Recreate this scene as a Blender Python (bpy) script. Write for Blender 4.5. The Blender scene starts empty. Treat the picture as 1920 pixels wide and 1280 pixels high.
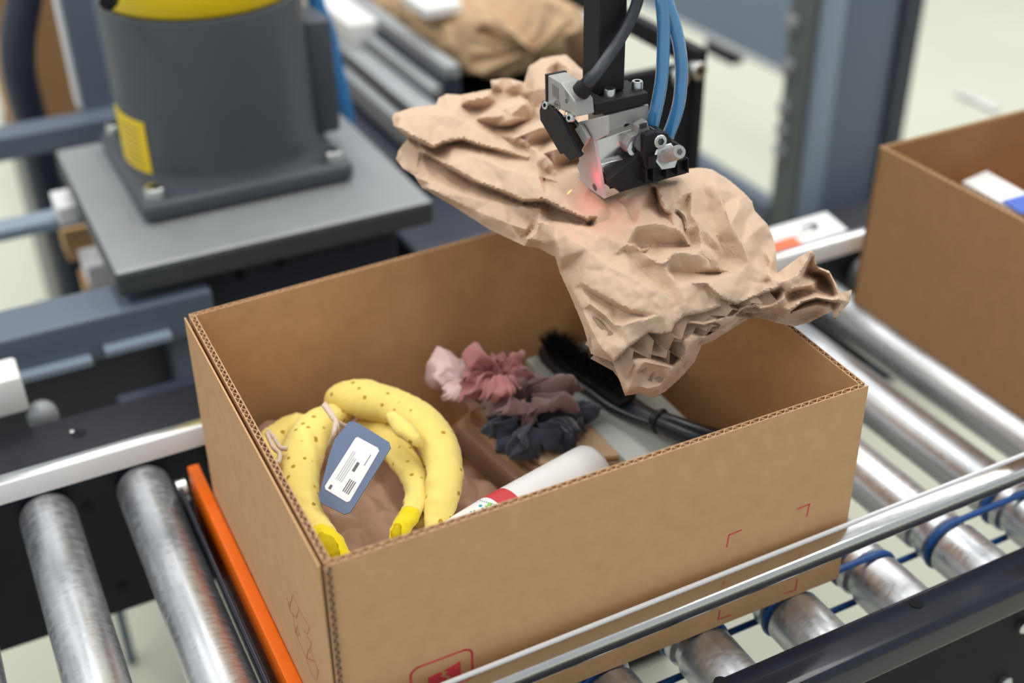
import bpy, bmesh, math, random
import numpy as np
from mathutils import Vector, Matrix, noise
from mathutils.geometry import delaunay_2d_cdt
random.seed(7)
sc = bpy.context.scene
COL = sc.collection
PI = math.pi

# ------------------------------------------------------------------ camera
F_PX = 2295.7
PITCH, ROLL, YAW = 0.567967, -0.016420, 0.463856
CAM = Vector((-0.15305, -0.58269, 0.75510))
fw = Vector((math.sin(YAW)*math.cos(PITCH), math.cos(YAW)*math.cos(PITCH), -math.sin(PITCH)))
r0 = Vector((math.cos(YAW), -math.sin(YAW), 0)); u0 = r0.cross(fw)
rt = r0*math.cos(ROLL) + u0*math.sin(ROLL)
up = -r0*math.sin(ROLL) + u0*math.cos(ROLL)
cd = bpy.data.cameras.new('camera'); cam = bpy.data.objects.new('camera', cd); COL.objects.link(cam)
cd.sensor_width = 36; cd.lens = F_PX/1920*36; cd.clip_start = 0.05; cd.clip_end = 60
M = Matrix((rt, up, -fw)).transposed().to_4x4(); M.translation = CAM
cam.matrix_world = M
cd.dof.use_dof = True; cd.dof.focus_distance = 0.965; cd.dof.aperture_fstop = 2.5; cd.dof.aperture_blades = 9
sc.camera = cam

# ------------------------------------------------------------------ world, lamps, exposure
w = bpy.data.worlds.new('hall_light'); sc.world = w; w.use_nodes = True
bgn = w.node_tree.nodes['Background']
bgn.inputs[0].default_value = (0.93, 0.97, 1.0, 1); bgn.inputs[1].default_value = 0.68
sc.view_settings.view_transform = 'Standard'; sc.view_settings.look = 'None'
sc.view_settings.gamma = 1; sc.view_settings.use_curve_mapping = False
sc.view_settings.exposure = 0.0
def area(name, loc, sx, sy, power, color=(1, .97, .92), rot=(0, 0, 0)):
    l = bpy.data.lights.new(name, 'AREA'); l.shape = 'RECTANGLE'; l.size = sx; l.size_y = sy
    l.energy = power; l.color = color
    o = bpy.data.objects.new(name, l); o.location = loc; o.rotation_euler = rot; COL.objects.link(o); return o
for i, x in enumerate((-1.7, 0.15, 2.0, 3.8)):
    area('ceiling_strip_lamp', (x, 1.3, 2.9), 0.34, 5.0, 56)

# ------------------------------------------------------------------ helpers
def at(px, py, x=None, y=None, z=None, d=None):
    """point of the scene on the line of sight of pixel (px,py), on the plane asked for"""
    v = fw + rt*((px-960)/F_PX) - up*((py-640)/F_PX)
    if d is not None: return CAM + v*d
    i, val = (0, x) if x is not None else (1, y) if y is not None else (2, z)
    return CAM + v*((val-CAM[i])/v[i])

def tag(o, label=None, cat=None, group=None, kind=None):
    if label: o['label'] = label
    if cat: o['category'] = cat
    if group: o['group'] = group
    if kind: o['kind'] = kind
    return o
def empty(name, loc=(0, 0, 0), label=None, cat=None, group=None):
    o = bpy.data.objects.new(name, None); o.location = loc; o.empty_display_size = .05
    COL.objects.link(o); return tag(o, label, cat, group)
def obj(name, bm, mat, parent=None, smooth=False, label=None, cat=None, group=None, kind=None, sharp=None):
    me = bpy.data.meshes.new(name)
    if isinstance(bm, bmesh.types.BMesh):
        bmesh.ops.recalc_face_normals(bm, faces=bm.faces)
        bm.to_mesh(me); bm.free()
    else:
        me.from_pydata([tuple(v) for v in bm[0]], [], bm[1]); me.update()
    for m in (mat if isinstance(mat, (list, tuple)) else [mat]): me.materials.append(m)
    if smooth:
        me.polygons.foreach_set('use_smooth', [True]*len(me.polygons))
        if sharp: me.set_sharp_from_angle(angle=math.radians(sharp))
    o = bpy.data.objects.new(name, me); COL.objects.link(o)
    if parent is not None:
        o.parent = parent
        o.matrix_parent_inverse = Matrix.Translation(parent_world(parent)).inverted()
    return tag(o, label, cat, group, kind)
def parent_world(p):
    v = Vector(p.location)
    if p.type != 'EMPTY': return Vector((0, 0, 0))
    return v if p.parent is None else parent_world(p.parent) + p.matrix_parent_inverse.to_translation() + v
def new(): return bmesh.new()
def bx(bm, x0, x1, y0, y1, z0, z1, bev=0.0, seg=2, mi=0):
    r = bmesh.ops.create_cube(bm, size=1)
    vs = r['verts']
    for v in vs:
        v.co = ((x0+x1)/2+v.co.x*(x1-x0), (y0+y1)/2+v.co.y*(y1-y0), (z0+z1)/2+v.co.z*(z1-z0))
    if bev:
        es = list({e for v in vs for e in v.link_edges})
        bmesh.ops.bevel(bm, geom=es, offset=bev, segments=seg, profile=.5, affect='EDGES')
    return bm
def prism(bm, pts, vec, bev=0.0):
    """closed prism: polygon of points swept along vec"""
    vec = Vector(vec)
    a = [bm.verts.new(p) for p in pts]; b = [bm.verts.new(Vector(p)+vec) for p in pts]
    n = len(pts); fs = [bm.faces.new(a), bm.faces.new(b[::-1])]
    for i in range(n): fs.append(bm.faces.new((a[i], b[i], b[(i+1) % n], a[(i+1) % n])))
    if bev:
        es = list({e for f in fs for e in f.edges})
        bmesh.ops.recalc_face_normals(bm, faces=fs)
        bmesh.ops.bevel(bm, geom=es, offset=bev, segments=2, profile=.5, affect='EDGES', clamp_overlap=True)
    return bm
def frame_of(d):
    d = Vector(d).normalized()
    a = Vector((0, 0, 1)) if abs(d.z) < .9 else Vector((1, 0, 0))
    s = d.cross(a).normalized(); return s, s.cross(d).normalized(), d
def lathe(bm, p0, d, prof, n=24, caps=True):
    """prof: list of (distance along d, radius)"""
    s, t, d = frame_of(d); p0 = Vector(p0); rings = []
    for (h, r) in prof:
        rings.append([bm.verts.new(p0 + d*h + (s*math.cos(2*PI*k/n)+t*math.sin(2*PI*k/n))*max(r, 1e-5)) for k in range(n)])
    for i in range(len(rings)-1):
        for k in range(n):
            bm.faces.new((rings[i][k], rings[i][(k+1) % n], rings[i+1][(k+1) % n], rings[i+1][k]))
    if caps:
        bm.faces.new(rings[0][::-1]); bm.faces.new(rings[-1])
    return bm
def spline(pts, per=8):
    """Catmull-Rom through tuples of any length"""
    P = [np.array(p, float) for p in pts]; P = [2*P[0]-P[1]] + P + [2*P[-1]-P[-2]]; out = []
    for i in range(1, len(P)-2):
        for k in range(per):
            t = k/per
            out.append(.5*((2*P[i]) + (P[i+1]-P[i-1])*t + (2*P[i-1]-5*P[i]+4*P[i+1]-P[i+2])*t*t + (3*P[i]-P[i-1]-3*P[i+1]+P[i+2])*t**3))
    out.append(P[-2]); return out
def tube(bm, pts, rad, n=12, per=8, flat=1.0, closed_loop=False, disp=None, caps=True):
    """round tube along a smooth path; pts (x,y,z) or (x,y,z,r); flat squashes it vertically"""
    if not closed_loop and per > 1: pts = spline([tuple(p)+((rad,) if len(p) == 3 else ()) for p in pts], per)
    else: pts = [np.array(tuple(p)+((rad,) if len(p) == 3 else ())) for p in pts]
    m = len(pts); rings = []; up_ = None
    for i in range(m):
        a = Vector(pts[(i-1) % m if closed_loop else max(i-1, 0)][:3]); b = Vector(pts[(i+1) % m if closed_loop else min(i+1, m-1)][:3])
        d = (b-a).normalized()
        if up_ is None: s, t, _ = frame_of(d)
        else:
            t = (up_ - d*up_.dot(d)).normalized(); s = d.cross(t).normalized()
        up_ = t; c = Vector(pts[i][:3]); r = pts[i][3]; ring = []
        for k in range(n):
            o = (s*math.cos(2*PI*k/n)+t*math.sin(2*PI*k/n))*r
            o.z *= flat; q = c+o
            if disp: q = q + o.normalized()*disp(q, i/(m-1), k/n)
            ring.append(bm.verts.new(q))
        rings.append(ring)
    for i in range(m if closed_loop else m-1):
        A, B = rings[i], rings[(i+1) % m]
        for k in range(n): bm.faces.new((A[k], A[(k+1) % n], B[(k+1) % n], B[k]))
    if not closed_loop and caps: bm.faces.new(rings[0][::-1]); bm.faces.new(rings[-1])
    return bm
def hexbolt(name, p, d, r, h, mat, parent, dark):
    """socket cap screw: round head with a recessed hexagon socket"""
    s, t, d = frame_of(d); p = Vector(p); bm = new(); n = 24
    prof = [(0, r), (h*.85, r), (h, r*.88), (h, r*.55), (h*.45, r*.5)]
    rings = []
    for j, (hh, rr) in enumerate(prof):
        ring = []
        for k in range(n):
            a = 2*PI*k/n; q = rr
            if j >= 3: q = rr*math.cos(PI/6)/math.cos((a % (PI/3))-PI/6)
            ring.append(bm.verts.new(p+d*hh+(s*math.cos(a)+t*math.sin(a))*q))
        rings.append(ring)
    for i in range(len(rings)-1):
        for k in range(n):
            f = bm.faces.new((rings[i][k], rings[i][(k+1) % n], rings[i+1][(k+1) % n], rings[i+1][k]))
            f.material_index = 1 if i >= 3 else 0
    bm.faces.new(rings[0][::-1]); f = bm.faces.new(rings[-1]); f.material_index = 1
    return obj(name, bm, [mat, dark], parent, True, sharp=35)

# ------------------------------------------------------------------ materials
MATS = {}
def mat(name, color, rough=.5, metal=0.0, noise_amt=0.0, noise_scale=40, bump=0.0, bump_scale=300, spec=.5,
        stretch=(1, 1, 1), trans=0.0, coat=0.0, rough_var=0.0, sheen=0.0):
    m = bpy.data.materials.new(name); m.use_nodes = True; nt = m.node_tree; N = nt.nodes; L = nt.links
    b = N['Principled BSDF']
    b.inputs['Base Color'].default_value = (*color, 1); b.inputs['Roughness'].default_value = rough
    b.inputs['Metallic'].default_value = metal; b.inputs['Specular IOR Level'].default_value = spec
    b.inputs['Transmission Weight'].default_value = trans; b.inputs['Coat Weight'].default_value = coat
    b.inputs['Sheen Weight'].default_value = sheen
    if noise_amt or bump or rough_var:
        tc = N.new('ShaderNodeTexCoord'); mp = N.new('ShaderNodeMapping'); mp.inputs['Scale'].default_value = stretch
        L.new(tc.outputs['Object'], mp.inputs['Vector'])
        n1 = N.new('ShaderNodeTexNoise'); n1.inputs['Scale'].default_value = noise_scale; n1.inputs['Detail'].default_value = 6
        n1.inputs['Roughness'].default_value = .6
        L.new(mp.outputs[0], n1.inputs['Vector'])
        if noise_amt:
            mr = N.new('ShaderNodeMapRange'); mr.inputs[1].default_value = .25; mr.inputs[2].default_value = .75
            mr.inputs[3].default_value = 1-noise_amt; mr.inputs[4].default_value = 1+noise_amt
            L.new(n1.outputs[0], mr.inputs[0])
            mx = N.new('ShaderNodeVectorMath'); mx.operation = 'SCALE'; mx.inputs[0].default_value = color
            L.new(mr.outputs[0], mx.inputs['Scale']); L.new(mx.outputs[0], b.inputs['Base Color'])
        if rough_var:
            mr = N.new('ShaderNodeMapRange'); mr.inputs[1].default_value = .3; mr.inputs[2].default_value = .7
            mr.inputs[3].default_value = max(rough-rough_var, .02); mr.inputs[4].default_value = rough+rough_var
            L.new(n1.outputs[0], mr.inputs[0]); L.new(mr.outputs[0], b.inputs['Roughness'])
        if bump:
            n2 = N.new('ShaderNodeTexNoise'); n2.inputs['Scale'].default_value = bump_scale; n2.inputs['Detail'].default_value = 4
            L.new(mp.outputs[0], n2.inputs['Vector'])
            bp = N.new('ShaderNodeBump'); bp.inputs['Strength'].default_value = bump; bp.inputs['Distance'].default_value = .002
            L.new(n2.outputs[0], bp.inputs['Height']); L.new(bp.outputs[0], b.inputs['Normal'])
    MATS[name] = m; return m
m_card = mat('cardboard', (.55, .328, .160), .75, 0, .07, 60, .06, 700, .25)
m_cardin = mat('cardboard_inside_bounce', (.50, .27, .125), .8, 0, .06, 45, .05, 700, .2)  # same board; the red-brown of light bounced inside is put into this colour
m_liner = mat('cardboard_cut_edge', (.52, .33, .19), .9, 0, .25, 400, .2, 900, .1)
m_hollow = mat('hollow_shade_brown', (.17, .10, .06), .9, 0, .2, 300, 0, 1, .1)  # dark tone standing for shade in hollows, not a board colour
m_kraft = mat('kraft_paper', (.565, .413, .298), .72, 0, .045, 160, .10, 500, .25)
m_kraft2 = mat('kraft_paper_dull', (.52, .36, .22), .8, 0, .06, 120, .05, 400, .2)
m_brownp = mat('brown_paper', (.45, .285, .20), .8, 0, .06, 120, .05, 400, .2)
m_frame = mat('black_frame_paint', (.010, .012, .018), .35, 0, .2, 40, 0, 1, .16)
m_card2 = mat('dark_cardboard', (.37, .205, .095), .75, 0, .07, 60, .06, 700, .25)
m_black = mat('black_anodised', (.011, .012, .015), .5, 0, .2, 90, .0, 1, .22)
m_blackg = mat('black_gloss_paint', (.012, .014, .023), .17, 0, .2, 30, .02, 120, .28, coat=.12)
m_blackm = mat('black_matt', (.007, .008, .011), .6, 0, .2, 60, 0, 1, .15)
m_print3d = mat('black_printed_plastic', (.012, .013, .015), .55, 0, .3, 500, .25, 900, .25)
m_floor = mat('pale_floor', (.655, .67, .545), .45, 0, .03, 3, 0, 1, .4)
m_robot = mat('robot_grey_paint', (.055, .066, .080), .42, 0, .04, 20, .02, 300, .45)
m_plate = mat('steel_plate_grey', (.30, .315, .33), .5, .35, .05, 14, 0, 1, .4, rough_var=.05)
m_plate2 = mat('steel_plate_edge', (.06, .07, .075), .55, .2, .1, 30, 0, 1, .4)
m_yellow = mat('yellow_paint', (.78, .56, .0), .4, 0, .03, 10, 0, 1, .5)
m_yellowl = mat('yellow_sticker', (.82, .58, .0), .45)
m_bluegrey = mat('blue_grey_paint', (.115, .145, .19), .45, 0, .04, 6, 0, 1, .4)
m_panel = mat('light_blue_panel', (.24, .30, .37), .5, 0, .03, 6, 0, 1, .4)
m_galv = mat('grey_aluminium_rail', (.36, .38, .40), .4, .4, .05, 12)
m_strip = mat('grey_strip', (.12, .135, .13), .5)
m_navy = mat('dark_navy_paint', (.02, .026, .045), .4, 0, .1, 20)
m_bolt = mat('zinc_bolt', (.62, .64, .62), .28, 1.0, .1, 200)
m_hole = mat('socket_dark', (.12, .13, .14), .4, .8)
m_steel = mat('polished_steel', (.55, .56, .56), .16, 1.0, .05, 60, 0, 1, .5, (1, 30, 30), rough_var=.04)
m_wear = mat('white_wear_strip', (.72, .73, .74), .42, 0, .02, 30)
m_orange = mat('orange_paint', (.84, .145, .0), .45, 0, .04, 60, 0, 1, .25)
m_alu = mat('anodised_aluminium', (.46, .455, .455), .55, .1, .05, 200, .04, 900)
m_alub = mat('bare_aluminium', (.66, .65, .63), .20, 1.0, .05, 120, 0, 1, .5, (1, 12, 1), rough_var=.06)
m_alul = mat('pale_aluminium', (.36, .355, .34), .45, .3, .03, 200)
m_cable = mat('cable_black', (.028, .033, .042), .45)
m_bluetube = mat('blue_air_hose', (.10, .45, .82), .05, 0, 0, 1, 0, 1, .8, trans=.55, coat=1.0)
m_bluetube2 = mat('blue_air_hose_core', (.06, .30, .62), .25)
m_cblue = mat('blue_cable', (.03, .19, .46), .4)
m_belt = mat('blue_belt', (.006, .075, .27), .4)
m_red = mat('red_print', (.62, .05, .065), .7, 0, .08, 300)
m_redf = mat('faint_red_print', (.56, .16, .11), .75, 0, .2, 300)
m_ink = mat('grey_ink', (.10, .10, .11), .6)
m_inkp = mat('pale_grey_ink', (.42, .44, .47), .6)
m_white = mat('white_plastic', (.80, .81, .80), .35, 0, .01, 20)
m_whitep = mat('white_paper', (.80, .81, .81), .6)
m_tagb = mat('slate_blue_card', (.105, .150, .255), .55, 0, .03, 60)
m_string = mat('cream_string', (.62, .50, .40), .9, 0, .12, 500)
m_felt = mat('bright_yellow_felt', (.80, .62, .01), .9, 0, .06, 80, .1, 900, .2, sheen=.2)
m_olive = mat('olive_yellow_felt', (.52, .38, .005), .9, 0, .06, 80, .1, 900, .2)
m_mint = mat('pale_green_grey_card', (.47, .51, .48), .45, 0, .02, 20)
m_brush = mat('black_brush_plastic', (.012, .015, .024), .28, 0, .1, 60)
m_bristle = mat('black_bristle', (.004, .004, .006), .5)
m_pinkw = mat('pale_pink_satin', (.75, .56, .55), .6, 0, .05, 80, .15, 600, .3, sheen=.3)
m_rose = mat('dusty_rose_cotton', (.43, .175, .175), .8, 0, .06, 80, .15, 600, .2, sheen=.3)
m_mauve = mat('mauve_grey_cotton', (.20, .115, .115), .8, 0, .06, 80, .15, 600, .2, sheen=.3)
m_navyc = mat('navy_charcoal_cotton', (.030, .036, .055), .7, 0, .08, 80, .15, 600, .2, sheen=.3)
m_green = mat('green_print', (.25, .55, .10), .5)
m_teal = mat('teal_print', (.02, .35, .38), .5)
m_redb = mat('red_band', (.56, .055, .06), .4)
m_bluep = mat('blue_print', (.05, .12, .50), .5)
m_sticko = mat('orange_sticker', (.85, .17, .06), .5)

def mat_emit(name, color, s):
    m = bpy.data.materials.new(name); m.use_nodes = True; b = m.node_tree.nodes['Principled BSDF']
    b.inputs['Emission Color'].default_value = (*color, 1); b.inputs['Emission Strength'].default_value = s
    b.inputs['Base Color'].default_value = (*color, 1); return m
m_led = mat_emit('red_led', (1, .02, .04), 6)

def mat_roller():
    """zinc plated steel tube: turning marks round the tube, wear bands along it, lengthwise scuffs"""
    m = bpy.data.materials.new('galvanised_roller'); m.use_nodes = True; nt = m.node_tree; N = nt.nodes; L = nt.links
    b = N['Principled BSDF']; b.inputs['Metallic'].default_value = .92
    tc = N.new('ShaderNodeTexCoord')
    def nz(scale, st, det=4):
        mp = N.new('ShaderNodeMapping'); mp.inputs['Scale'].default_value = st; L.new(tc.outputs['Object'], mp.inputs[0])
        n = N.new('ShaderNodeTexNoise'); n.inputs['Scale'].default_value = scale; n.inputs['Detail'].default_value = det
        L.new(mp.outputs[0], n.inputs['Vector']); return n.outputs[0]
    bands = nz(9, (.15, 1, .15), 3); fine = nz(60, (1.6, 6, 1.6), 5); scuff = nz(70, (1.5, .12, 1.5), 4)
    mixv = N.new('ShaderNodeMath'); mixv.operation = 'MULTIPLY_ADD'; mixv.inputs[1].default_value = .5
    L.new(bands, mixv.inputs[0]); L.new(scuff, mixv.inputs[2])
    cr = N.new('ShaderNodeValToRGB'); cr.color_ramp.elements[0].position = .46; cr.color_ramp.elements[0].color = (.40, .43, .46, 1)
    cr.color_ramp.elements[1].position = .84; cr.color_ramp.elements[1].color = (.66, .68, .71, 1)
    L.new(mixv.outputs[0], cr.inputs[0]); L.new(cr.outputs[0], b.inputs['Base Color'])
    mr = N.new('ShaderNodeMapRange'); mr.inputs[1].default_value = .3; mr.inputs[2].default_value = .7
    mr.inputs[3].default_value = .30; mr.inputs[4].default_value = .50
    L.new(fine, mr.inputs[0]); L.new(mr.outputs[0], b.inputs['Roughness'])
    bp = N.new('ShaderNodeBump'); bp.inputs['Strength'].default_value = .012; bp.inputs['Distance'].default_value = .001
    L.new(fine, bp.inputs['Height']); L.new(bp.outputs[0], b.inputs['Normal'])
    return m
m_roller = mat_roller()

def mat_banana():
    """soft yellow cloth with small embroidered ochre specks"""
    m = bpy.data.materials.new('yellow_speckled_cloth'); m.use_nodes = True; nt = m.node_tree; N = nt.nodes; L = nt.links
    b = N['Principled BSDF']; b.inputs['Roughness'].default_value = .9; b.inputs['Specular IOR Level'].default_value = .15
    b.inputs['Sheen Weight'].default_value = .2
    tc = N.new('ShaderNodeTexCoord')
    v = N.new('ShaderNodeTexVoronoi'); v.inputs['Scale'].default_value = 105; v.inputs['Randomness'].default_value = 1
    L.new(tc.outputs['Object'], v.inputs['Vector'])
    cr = N.new('ShaderNodeValToRGB'); e = cr.color_ramp.elements
    e[0].position = .17; e[0].color = (.42, .26, .02, 1); e[1].position = .25; e[1].color = (.86, .70, .20, 1)
    sep = N.new('ShaderNodeSeparateColor'); L.new(v.outputs['Color'], sep.inputs[0])
    th = N.new('ShaderNodeMath'); th.operation = 'GREATER_THAN'; th.inputs[1].default_value = .62; L.new(sep.outputs[0], th.inputs[0])
    ad = N.new('ShaderNodeMath'); ad.operation = 'ADD'; L.new(v.outputs['Distance'], ad.inputs[0]); L.new(th.outputs[0], ad.inputs[1])
    L.new(ad.outputs[0], cr.inputs[0]); L.new(cr.outputs[0], b.inputs['Base Color'])
    n2 = N.new('ShaderNodeTexNoise'); n2.inputs['Scale'].default_value = 500; L.new(tc.outputs['Object'], n2.inputs['Vector'])
    bp = N.new('ShaderNodeBump'); bp.inputs['Strength'].default_value = .25; bp.inputs['Distance'].default_value = .002
    L.new(n2.outputs[0], bp.inputs['Height']); L.new(bp.outputs[0], b.inputs['Normal'])
    return m
m_banana = mat_banana()

# ================================================================== setting: floor
bm = new(); bx(bm, -4, 9, -2, 12, -.85, -.80)
obj('floor', bm, m_floor, kind='structure')

# ================================================================== roller conveyor
R = .0265; PITCHX = .0929; X0 = -.056
Y_FAR, Y_NEAR = .452, -.066
conv = empty('roller_conveyor', (.4, .2, -.8), 'black framed roller conveyor with polished guide rails carrying the cardboard boxes', 'conveyor')
XA, XB = -.75, 1.75
base_roller = None
for k in range(-4, 14):
    if base_roller is None:
        # the first roller is modelled about its own centre, the rest copy its parts
        x = 0
        L_ = Y_FAR-Y_NEAR; gw = .0045
        prof = [(0, R*.72), (.0015, R*.86), (.005, R*.97), (.009, R)]
        for g in sorted((Y_FAR-.006, Y_FAR-.028)):
            prof += [(g-gw*1.5, R), (g-gw*.8, R*.86), (g+gw*.8, R*.86), (g+gw*1.5, R)]
        prof += [(L_-.004, R), (L_, R*.93)]
        bm = new(); lathe(bm, (0, Y_FAR-.2, 0), (0, -1, 0), prof, 40)
        t0 = obj('tube', bm, m_roller, None, True, sharp=40)
        bm = new(); lathe(bm, (0, Y_FAR-.2+.02, 0), (0, -1, 0), [(0, .006), (L_+.03, .006)], 12)
        a0 = obj('axle', bm, m_blackm, None, True, sharp=40)
        base_roller = (t0, a0)
    rr = bpy.data.objects.new('roller', None); COL.objects.link(rr); rr.empty_display_size = .03
    rr.parent = conv; rr.location = (X0+PITCHX*k-.4, 0, -R+.8)
    for o in base_roller:
        c = o if k == -4 else o.copy()
        if k != -4: COL.objects.link(c)
        c.parent = rr
        if o is base_roller[0]: c.rotation_euler = (0, (k*2.4) % 6.28, 0)
# near frame: top flange with rolled outer edge, web below
def long_prof(name, prof, xa, xb, m, parent, ya=0, yb=0, smooth=True):
    """profile (y,z) swept along x; ya/yb shift the two ends in y"""
    bm = new(); a = [bm.verts.new((xa, y+ya, z)) for y, z in prof]; b = [bm.verts.new((xb, y+yb, z)) for y, z in prof]
    n = len(prof); bm.faces.new(a); bm.faces.new(b[::-1])
    for i in range(n): bm.faces.new((a[i], b[i], b[(i+1) % n], a[(i+1) % n]))
    return obj(name, bm, m, parent, smooth, sharp=50)
def rnd(cy, cz, r, a0, a1, n=6):
    return [(cy+r*math.cos(math.radians(a0+(a1-a0)*i/n)), cz+r*math.sin(math.radians(a0+(a1-a0)*i/n))) for i in range(n+1)]
o = long_prof('near_side_frame', [(-.054, -.17), (-.054, .006)] + rnd(-.058, .006, .004, 0, 90) + rnd(-.083, .001, .009, 90, 180)
          + [(-.092, -.018)] + rnd(-.088, -.020, .004, 180, 270, 4) + [(-.062, -.024), (-.062, -.17)], XA, XB, m_blackg, conv)
for px, py in ((1718, 1130), (1352, 1279)):
    p = at(px, py, z=.0103); bm = new(); lathe(bm, p-Vector((0, 0, .0026)), (0, 0, 1), [(0, .0052), (.0030, .0052), (.0031, .0060)], 20)
    obj('bolt_hole', bm, m_blackm, conv, True, sharp=40)
bm = new(); bx(bm, XA, XB, -.0665, -.0625, -.20, -.026, .001); obj('lower_web', bm, m_blackm, conv)
for px, py in ((1880, 1275), (1915, 1170)):
    p = at(px, py, y=-.067); bm = new(); lathe(bm, p, (0, -1, 0), [(0, .007), (.005, .007), (.007, .005)], 16); obj('bolt', bm, m_bolt, conv, True, sharp=40)
# far frame: web, top flange with holes, label
o = long_prof('far_side_frame', [(.456, -.185), (.456, .015)] + rnd(.461, .015, .005, 180, 90) + [(.535, .020)] + [(.535, .014), (.463, .014), (.463, -.185)],
          XA, XB, m_frame, conv)
for px, py in ((148, 812),):
    p = at(px, py, z=.0202); bm = new(); lathe(bm, p-Vector((0, 0, .002)), (0, 0, 1), [(0, .007), (.0024, .007)], 20)
    obj('bolt_hole', bm, m_blackm, conv, True, sharp=40)
    p2 = p+Vector((-.006, .004, 0)); bm = new(); lathe(bm, p2, (0, 0, 1), [(0, .0022), (.002, .0022), (.003, .001)], 12)
    obj('screw', bm, m_bolt, conv, True, sharp=40)
for px, py in ((60, 1012), (165, 950), (160, 1165), (230, 1100)):
    p = at(px, py, y=.4558); bm = new(); lathe(bm, p, (0, -1, 0), [(0, .006), (.001, .006)], 18)
    obj('bolt_hole', bm, m_blackm, conv, True, sharp=40)
# guide rails: polished steel tube plus white plastic wear strip
def rail(side, y0, z_top, ya, yb):
    s = 1 if side == 'near' else -1   # inner side is +y for the near rail
    r = empty('guide_rail', (.4, y0, z_top)); r.parent = conv; r.matrix_parent_inverse = Matrix.Translation(Vector((.4, .2, -.8))).inverted()
    wst, hst = (.0032, .019) if side == 'near' else (.004, .021)
    Wt, Ht, c = .0165, .0165, .0042
    yi, yo = y0-s*wst, y0-s*(wst+Wt); lo = min(yi, yo); hi = max(yi, yo); zt = z_top-.0015; zb = zt-Ht
    prof = rnd(hi-c*.3, zt-c*.3, c*.3, 0, 90, 3)+rnd(lo+c, zt-c, c, 90, 180)+rnd(lo+c, zb+c, c, 180, 270)+rnd(hi-c*.3, zb+c*.3, c*.3, 270, 360, 3)
    if side == 'far': prof = [(lo+hi-y, z) for y, z in prof][::-1]
    long_prof('rail_tube', prof, XA, XB, m_steel, r, ya, yb)
    a, b = sorted((y0, yi+s*.0002))
    long_prof('wear_strip', [(a, z_top-hst), (b, z_top-hst), (b, z_top-.0006), (b-.0006, z_top), (a+.0006, z_top), (a, z_top-.0006)], XA, XB, m_wear, r, ya, yb)
    for x in (-.6, 1.55):
        bm = new()
        if side == 'near': bx(bm, x-.015, x+.015, -.072, -.066, .009, .062, .001); bx(bm, x-.015, x+.015, -.072, lo+.001, .058, .064, .001)
        else: bx(bm, x-.015, x+.015, .470, .476, .019, .062, .001); bx(bm, x-.015, x+.015, hi-.001, .476, .058, .064, .001)
        obj('rail_bracket', bm, m_blackm, r)
rail('near', -.0095, .0735, 0, 0)
rail('far', .3815, .071, -.0062, .016)
# blue drive belts round neighbouring rollers
for k in range(1, 11):
    y = .006 if k % 2 else .028
    xa, xb = X0+PITCHX*k, X0+PITCHX*(k+1); rr = R*.86+.0027; pts = []
    for i in range(13): a = PI/2+PI*i/12; pts.append((xa+rr*math.cos(a), y, -R+rr*math.sin(a)))
    for i in range(13): a = -PI/2+PI*i/12; pts.append((xb+rr*math.cos(a), y, -R+rr*math.sin(a)))
    bm = new(); tube(bm, pts, .0031, 10, closed_loop=True)
    obj('drive_belt', bm, m_belt, conv, True)
# legs of the frame
for x in (-.5, 1.5):
    for y in (-.07, .49):
        bm = new(); bx(bm, x-.02, x+.02, y-.018, y+.018, -.80, -.16, .003); obj('leg', bm, m_blackm, conv)
# label plate on the far frame
lab = [at(1462, 472, z=.0206), at(1590, 432, z=.0206), at(1549, 398, z=.0206), at(1430, 432, z=.0206)]
bm = new(); prism(bm, lab, (0, 0, .0006)); lp = obj('frame_label', bm, m_whitep, conv, label='white rectangular sticker on the black frame')
bm = new(); prism(bm, [at(1440, 482, z=.0206), at(1507, 459, z=.0206), at(1487, 443, z=.0206), at(1420, 465, z=.0206)], (0, 0, .0009))
obj('frame_label', bm, m_sticko, conv, label='orange sticker on the black frame')
bm = new()
for q in (((1500, 425), (1525, 417), (1530, 421), (1505, 429)), ((1520, 418), (1535, 420), (1533, 432), (1522, 428)), ((1490, 440), (1530, 428), (1532, 430), (1492, 442))):
    prism(bm, [at(a, b, z=.0212) for a, b in q], (0, 0, .0004))
obj('label_print', bm, m_ink, lp)

# orange stop and belt transfer between the rollers, left of the box
stop = empty('orange_stop_bar', (-.012, .2, 0), 'long bright orange painted bar along the left side of the open box', 'stop bar')
bm = new(); bx(bm, -.0160, -.0048, .02, .405, -.055, .014, .0012); obj('bar', bm, m_orange, stop)
for y0_ in (.03, .33):
    bm = new(); bx(bm, -.0135, -.0005, y0_, y0_+.06, -.075, -.055, .001); obj('mount_block', bm, m_blackm, stop)
bm = new()
for py in (1192, 1227): 
    p = at(545 if py == 1192 else 557, py, z=.0142); bx(bm, p.x-.0025, p.x+.0012, p.y-.0025, p.y+.0025, .0139, .0144)
obj('paint_chip', bm, m_strip, stop)
tr = empty('belt_transfer', (-.025, .2, -.02), 'black belt transfer strip sunk between roller and orange bar', 'transfer unit')
bm = new(); bx(bm, -.0285, -.0245, .00, .40, -.10, -.006, .001); obj('side_plate', bm, m_blackg, tr)
bm = new(); bx(bm, -.0275, -.0255, .0, .40, -.006, -.002, .001); obj('belt', bm, m_navy, tr)
bm = new(); bx(bm, -.0243, -.0238, .02, .30, -.05, -.02, .0004); obj('cover_strip', bm, m_bluegrey, tr)
bm = new(); lathe(bm, (-.0285, .412, -.018), (1, 0, 0), [(0, .012), (.009, .012)], 24); obj('pulley', bm, m_bolt, tr, True, sharp=40)

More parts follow.
